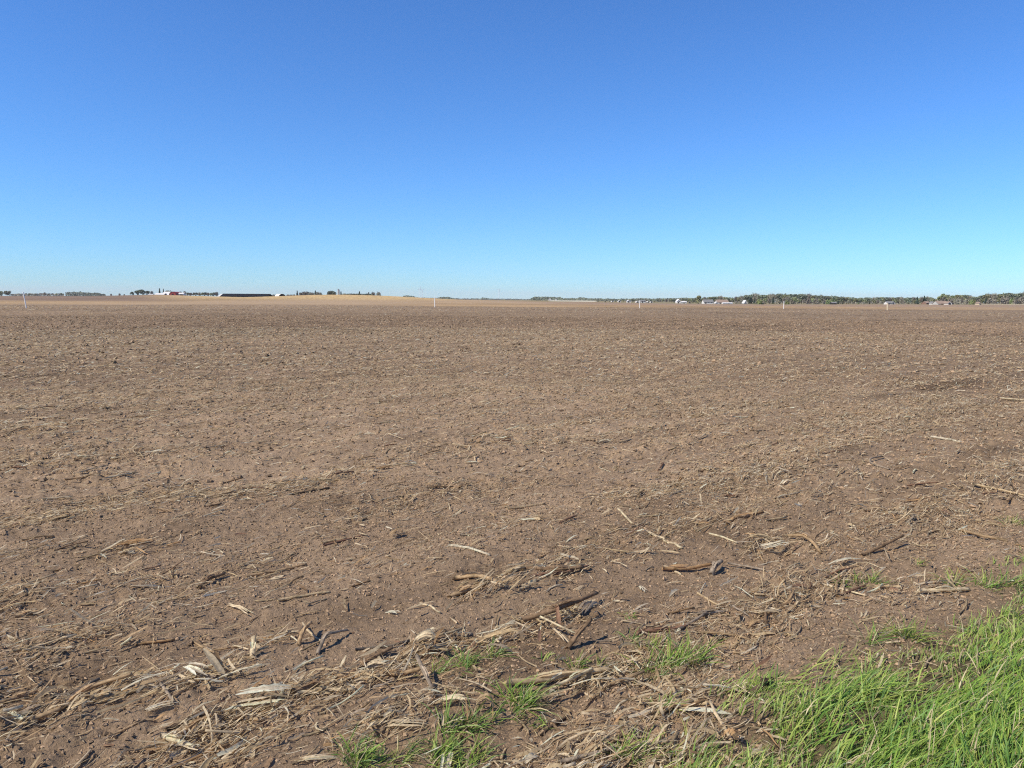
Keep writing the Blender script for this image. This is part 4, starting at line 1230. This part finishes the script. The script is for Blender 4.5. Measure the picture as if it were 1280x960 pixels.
gable('house', 'house', 'tiny white house in front of the dark horizon wood, left of another', 686, 689, 373.0, 1500, M_WHITE, M_ROOFW, 'y', .6, 8, [(.5, 1.5, 2)])
gable('house', 'house', 'tiny white house at the right end of the dark horizon wood', 694, 696, 373.6, 1500, M_WHITE, M_ROOFW, 'y', .6, 8, [(.5, 1.2, 2)])

# wind turbines on the horizon
def turbine(px, hub_y, Y, blade, rot, lab):
    x, y = far_xy(px, Y); z = float(big(x, y)) - .5
    h = far_h(px, hub_y, Y) - z
    root = thing('wind_turbine', lab, 'wind turbine', (x, y, z), R(20), 'wind turbines on the horizon')
    m = MB(); m.tube([(0, 0, 0), (0, 0, h * .5), (0, 0, h)], [1.8, 1.5, 1.1], 12); m.build('tower', M_TURB, root)
    m = MB(); m.box(-1.8, 1.8, -3.5, 7, h - 1.6, h + 2.0); m.build('nacelle', M_TURB, root)
    m = MB(); m.tube([(0, -3.5, h + .2), (0, -5, h + .2), (0, -6.5, h + .2)], [1.9, 1.7, .4], 10); hub = m.build('hub', M_TURB, root)
    for k in range(3):
        a = R(rot + 120 * k)
        pr = [(1.2, .7), (blade * .2, 1.1), (blade * .6, .7), (blade, .2)]
        b = MB()
        n = len(pr)
        pts = []
        for l_, c_ in pr:
            for s_ in (-1, 1):
                for q in (-.25, .25):
                    pts.append((l_ * math.sin(a) + s_ * c_ * math.cos(a), -5 + q, h + .2 + l_ * math.cos(a) - s_ * c_ * math.sin(a)))
        fc = []
        for i in range(n - 1):
            o_ = i * 4
            for p_, q_ in ((0, 1), (1, 3), (3, 2), (2, 0)): fc.append((o_ + p_, o_ + q_, o_ + 4 + q_, o_ + 4 + p_))
        fc += [(0, 2, 3, 1), (4 * n - 4, 4 * n - 3, 4 * n - 1, 4 * n - 2)]
        b.poly(pts, fc); b.build('blade', M_TURB, hub)
turbine(525.0, 361.4, 6200, 26, 10, 'faint white wind turbine, left one of the pair near the tall stake')
turbine(527.8, 362.6, 6000, 26, 70, 'faint white wind turbine, right one of the pair near the tall stake')
turbine(623.6, 362.4, 6400, 26, 40, 'faint white wind turbine standing alone near the middle of the horizon')

# ---- right half
for px, lab in [(747.5, 'left of two dark bushes on the far edge of the field'), (756.5, 'right of two dark bushes on the far edge of the field')]:
    tree('conifer', px, 376.0, 640, lab, None, 2.2)
for px, w, ty, ridge, lab in [(766, 2.2, 376.4, 'y', 'small white house farthest left in the white farm group'), (774.5, 2.6, 375.8, 'y', 'white house second from left in the white farm group'),
                       (786.5, 4.6, 375.2, 'y', 'white gabled house beside a dark tree in the white farm group'), (797.5, 4.4, 376.4, 'x', 'low white shed behind the short white stake'),
                       (803.8, 6.2, 375.4, 'x', 'widest white building of the white farm group'), (810.5, 2.2, 376.6, 'y', 'narrow white shed right of the widest white building'),
                       (814.8, 2.2, 377.2, 'y', 'last small white shed at the right end of the white farm group')]:
    gable('house' if w > 2.4 else 'shed', 'house' if w > 2.4 else 'shed', lab, px - w / 2, px + w / 2, ty, 700, M_WHITE, M_ROOFW if w < 5 else M_ROOFG, ridge, .6, 7, [(.4, .9, 1.5)], [(.75, .8, .7)] if w > 2.4 else ())
for k, (px, ty) in enumerate([(762, 375.5), (770, 375.5), (779, 374.6), (783, 375), (791, 374.2), (795, 374.6), (808, 374.2), (813, 374.8), (818, 375.6)]):
    tree(['bare', 'blue', 'bud'][k % 3], px, ty, 730, 'tree standing among the white farm group houses', 'trees among the white farm houses', 1.1)
gable('house', 'house', 'white house with a tall gable left of the round olive tree', 846.5, 851.5, 374.2, 690, M_WHITE, M_ROOFW, 'y', .5, 8, [(.3, .9, 1.6)], [(.6, 1.2, .7)])
gable('house', 'house', 'low white wing right of the tall gabled white house', 851.7, 858.5, 376.4, 690, M_WHITE, M_ROOFW, 'x', .55, 7, [(.5, .9, 1.2)], [(.8, .7, .6)])
tree('olive', 873, 369.0, 640, 'round olive tree standing alone in front of the wood', None, 1.0)
gable('house', 'house', 'grey roofed white house right of the round olive tree', 880, 892, 374.6, 660, M_WHITE, M_ROOFG, 'x', .45, 8, [(.2, .9, 1.3)], [(.5, .7, .7), (.8, .7, .7)])
gable('shed', 'shed', 'small white shed right of the grey roofed white house', 894.5, 898.2, 377.6, 640, M_WHITE, M_ROOFW, 'y', .6, 5, [(.5, .7, .8)])
gable('house', 'house', 'long house with a tan grey roof and pale walls', 897, 911, 374.8, 665, M_CONC, M_ROOFT, 'x', .4, 10, [(.3, .9, 1.3)], [(.55, .7, .7), (.8, .7, .7)])
gable('shed', 'shed', 'low white shed in front of the long tan roofed house', 904, 916, 378.2, 625, M_WHITE, M_ROOFW, 'x', .6, 5, [(.6, 1.0, .7)])
gable('house', 'house', 'house with a steep white roof at the foot of the tall trees', 930.5, 934.5, 375.4, 660, M_CONC, M_ROOFW, 'y', .35, 7, [(.5, .8, 1.2)])
tree('shrub', 949.5, 373.4, 600, 'bright green bush in front of the wood', None, .95)
tree('shrub', 984, 375.0, 610, 'dark green low bush left of the wood middle, near the white stake', None, .9)
gable('shed', 'shed', 'dark low shed in front of the long wood', 1040.5, 1046, 377.6, 620, M_DARK, M_ROOFG, 'x', .6, 5, [(.5, 1.0, .8)])
gable('house', 'house', 'white house with a dark roof behind the thick wooden stake', 1109.5, 1114.5, 376.8, 600, M_WHITE, M_ROOFG, 'x', .5, 6, [(.4, .8, 1.0)], [(.75, .5, .6)])
gable('house', 'house', 'grey house right of the dark roofed white house', 1114.8, 1119.5, 377.0, 604, M_CONC, M_ROOFG, 'y', .5, 6, [(.5, .8, 1.0)])
gable('house', 'house', 'brownish house half hidden between green trees', 1158, 1163, 376.8, 650, simple('brown_boards', (.22, .13, .09)), M_ROOFT, 'x', .5, 8, [(.3, .9, 1.3)], [(.65, .7, .7)])
gable('shed', 'shed', 'small white shed right of the brownish house', 1165.8, 1168.0, 377.2, 620, M_WHITE, M_ROOFG, 'y', .65, 5, [(.5, .7, 1.0)])
gable('barn', 'barn', 'tan roofed barn with a low long roof near the right', 1173, 1185.5, 376.3, 610, M_CONC, M_ROOFT, 'x', .3, 9, [(.4, 1.6, .9)])
gable('barn', 'barn', 'white gabled barn with a dark doorway right of the tan roof', 1185.2, 1190, 377.0, 604, M_WHITE, M_ROOFT, 'y', .5, 7, [(.45, 1.7, 1.2)])
gable('shed', 'shed', 'tan wooden shed at the foot of the rightmost trees', 1224, 1227, 377.9, 590, M_WOODPOST, M_ROOFT, 'y', .6, 5, [(.5, .7, .8)])
def rail_fence(px0, px1, Y):
    x0, _ = far_xy(px0, Y); x1, _ = far_xy(px1, Y)
    z = float(big((x0 + x1) / 2, Y))
    root = thing('fence', 'low pale fence along the foot of the rightmost trees', 'fence', (x0, Y, z))
    m = MB(); m.box(0, x1 - x0, -.03, .03, .25, .75); m.build('rail', M_WOODPOST, root)
    for k in range(12):
        q = MB(); xx = (x1 - x0) * k / 11; q.box(xx - .08, xx + .08, -.14, -.035, -.2, .95); q.build('post', M_WOODPOST, root)
rail_fence(1228, 1284, 585)

TOP = np.array([(818, 374), (830, 373.4), (845, 373), (862, 372.4), (873, 372), (885, 371), (892, 369.6), (905, 371), (920, 371.4), (930, 369), (940, 367.4), (950, 368.8), (960, 368), (975, 367), (990, 368), (1000, 367.4),
  (1020, 368.4), (1040, 369.6), (1055, 371), (1070, 372), (1090, 371.4), (1110, 371), (1135, 371.6), (1147, 372), (1155, 371), (1165, 371.6), (1170, 373), (1178, 367), (1190, 369), (1205, 367.6), (1215, 371), (1222, 370), (1232, 367), (1245, 368), (1255, 366), (1265, 367), (1282, 366), (1330, 367)])
woodland('woodland', 'dense wood behind the single trees along the right of the horizon', [(a, b + 2.2) for a, b in TOP[4:]], 830, 120, M_BARE, per=5)
px = 822.0
zone = lambda p: 'left of the round olive tree' if p < 868 else 'behind the tan grey roofed house' if p < 946 else 'right of the green bush' if p < 1042 else 'right of the dark shed' if p < 1152 else 'behind the tan roofed barn' if p < 1212 else 'around the tan shed'
while px < 1300:
    t = np.interp(px, TOP[:, 0], TOP[:, 1])
    far = px < 862
    q = rng.random()
    key = 'bare' if q < .30 else 'bud' if q < .62 else 'blue' if q < .93 else 'spring'
    if px > 1228: key = ['blue', 'bare', 'bud', 'blue'][rng.integers(4)]
    word = {'bare': 'bare grey brown tree', 'bud': 'olive tree in first leaf', 'blue': 'grey green tree', 'spring': 'fresh green tree'}[key]
    tree(key, px, t + 1.1 * (rng.random() - .35), (900 if far else 760) + 50 * rng.random(), '%s in the wood %s' % (word, zone(px)), '%ss %s' % (word, zone(px)), .85 + .3 * rng.random())
    px += 2.6 + 2.2 * rng.random()
px = 862.0
while px < 1296:
    t = np.interp(px, TOP[:, 0], TOP[:, 1])
    q = rng.random()
    key = 'brush' if q < .45 else 'bud' if q < .62 else 'bare' if q < .8 else 'shrub' if q < .93 else 'conifer'
    word = {'brush': 'low bare bush', 'bud': 'small olive tree', 'bare': 'small bare tree', 'shrub': 'low green bush', 'conifer': 'small dark conifer'}[key]
    tree(key, px, t + 3.2 + 3.2 * rng.random(), 680 + 40 * rng.random(), '%s at the front of the wood %s' % (word, zone(px)), '%ss at the front %s' % (word, zone(px)), (.7 if key in ('brush', 'shrub') else 1.0) * (.8 + .4 * rng.random()))
    px += 3.4 + 4 * rng.random()
for px, ty, lab in [(1146.5, 371.0, 'dark pointed conifer left of the brownish house'), (1155, 370.0, 'tall green conifer rising over the brownish house')]:
    tree('conifer', px, ty, 660, lab, None, 1.1)

# ------------------------------------------------------------------ the air: far things fade a little
def haze():
    m = MB(); m.box(-14600, 14600, -14600, 14600, -6, 135)
    me = m.mesh('haze')
    mt = bpy.data.materials.new('haze'); mt.use_nodes = True
    n, l = mt.node_tree.nodes, mt.node_tree.links
    n.clear()
    v = n.new('ShaderNodeVolumePrincipled'); v.inputs['Color'].default_value = (1, .95, .95, 1); v.inputs['Density'].default_value = 0.00005
    v.inputs['Anisotropy'].default_value = 0.0
    out = n.new('ShaderNodeOutputMaterial'); l.new(v.outputs[0], out.inputs['Volume'])
    o = add('haze', me, mt)
    tag(o, kind='stuff')
haze()
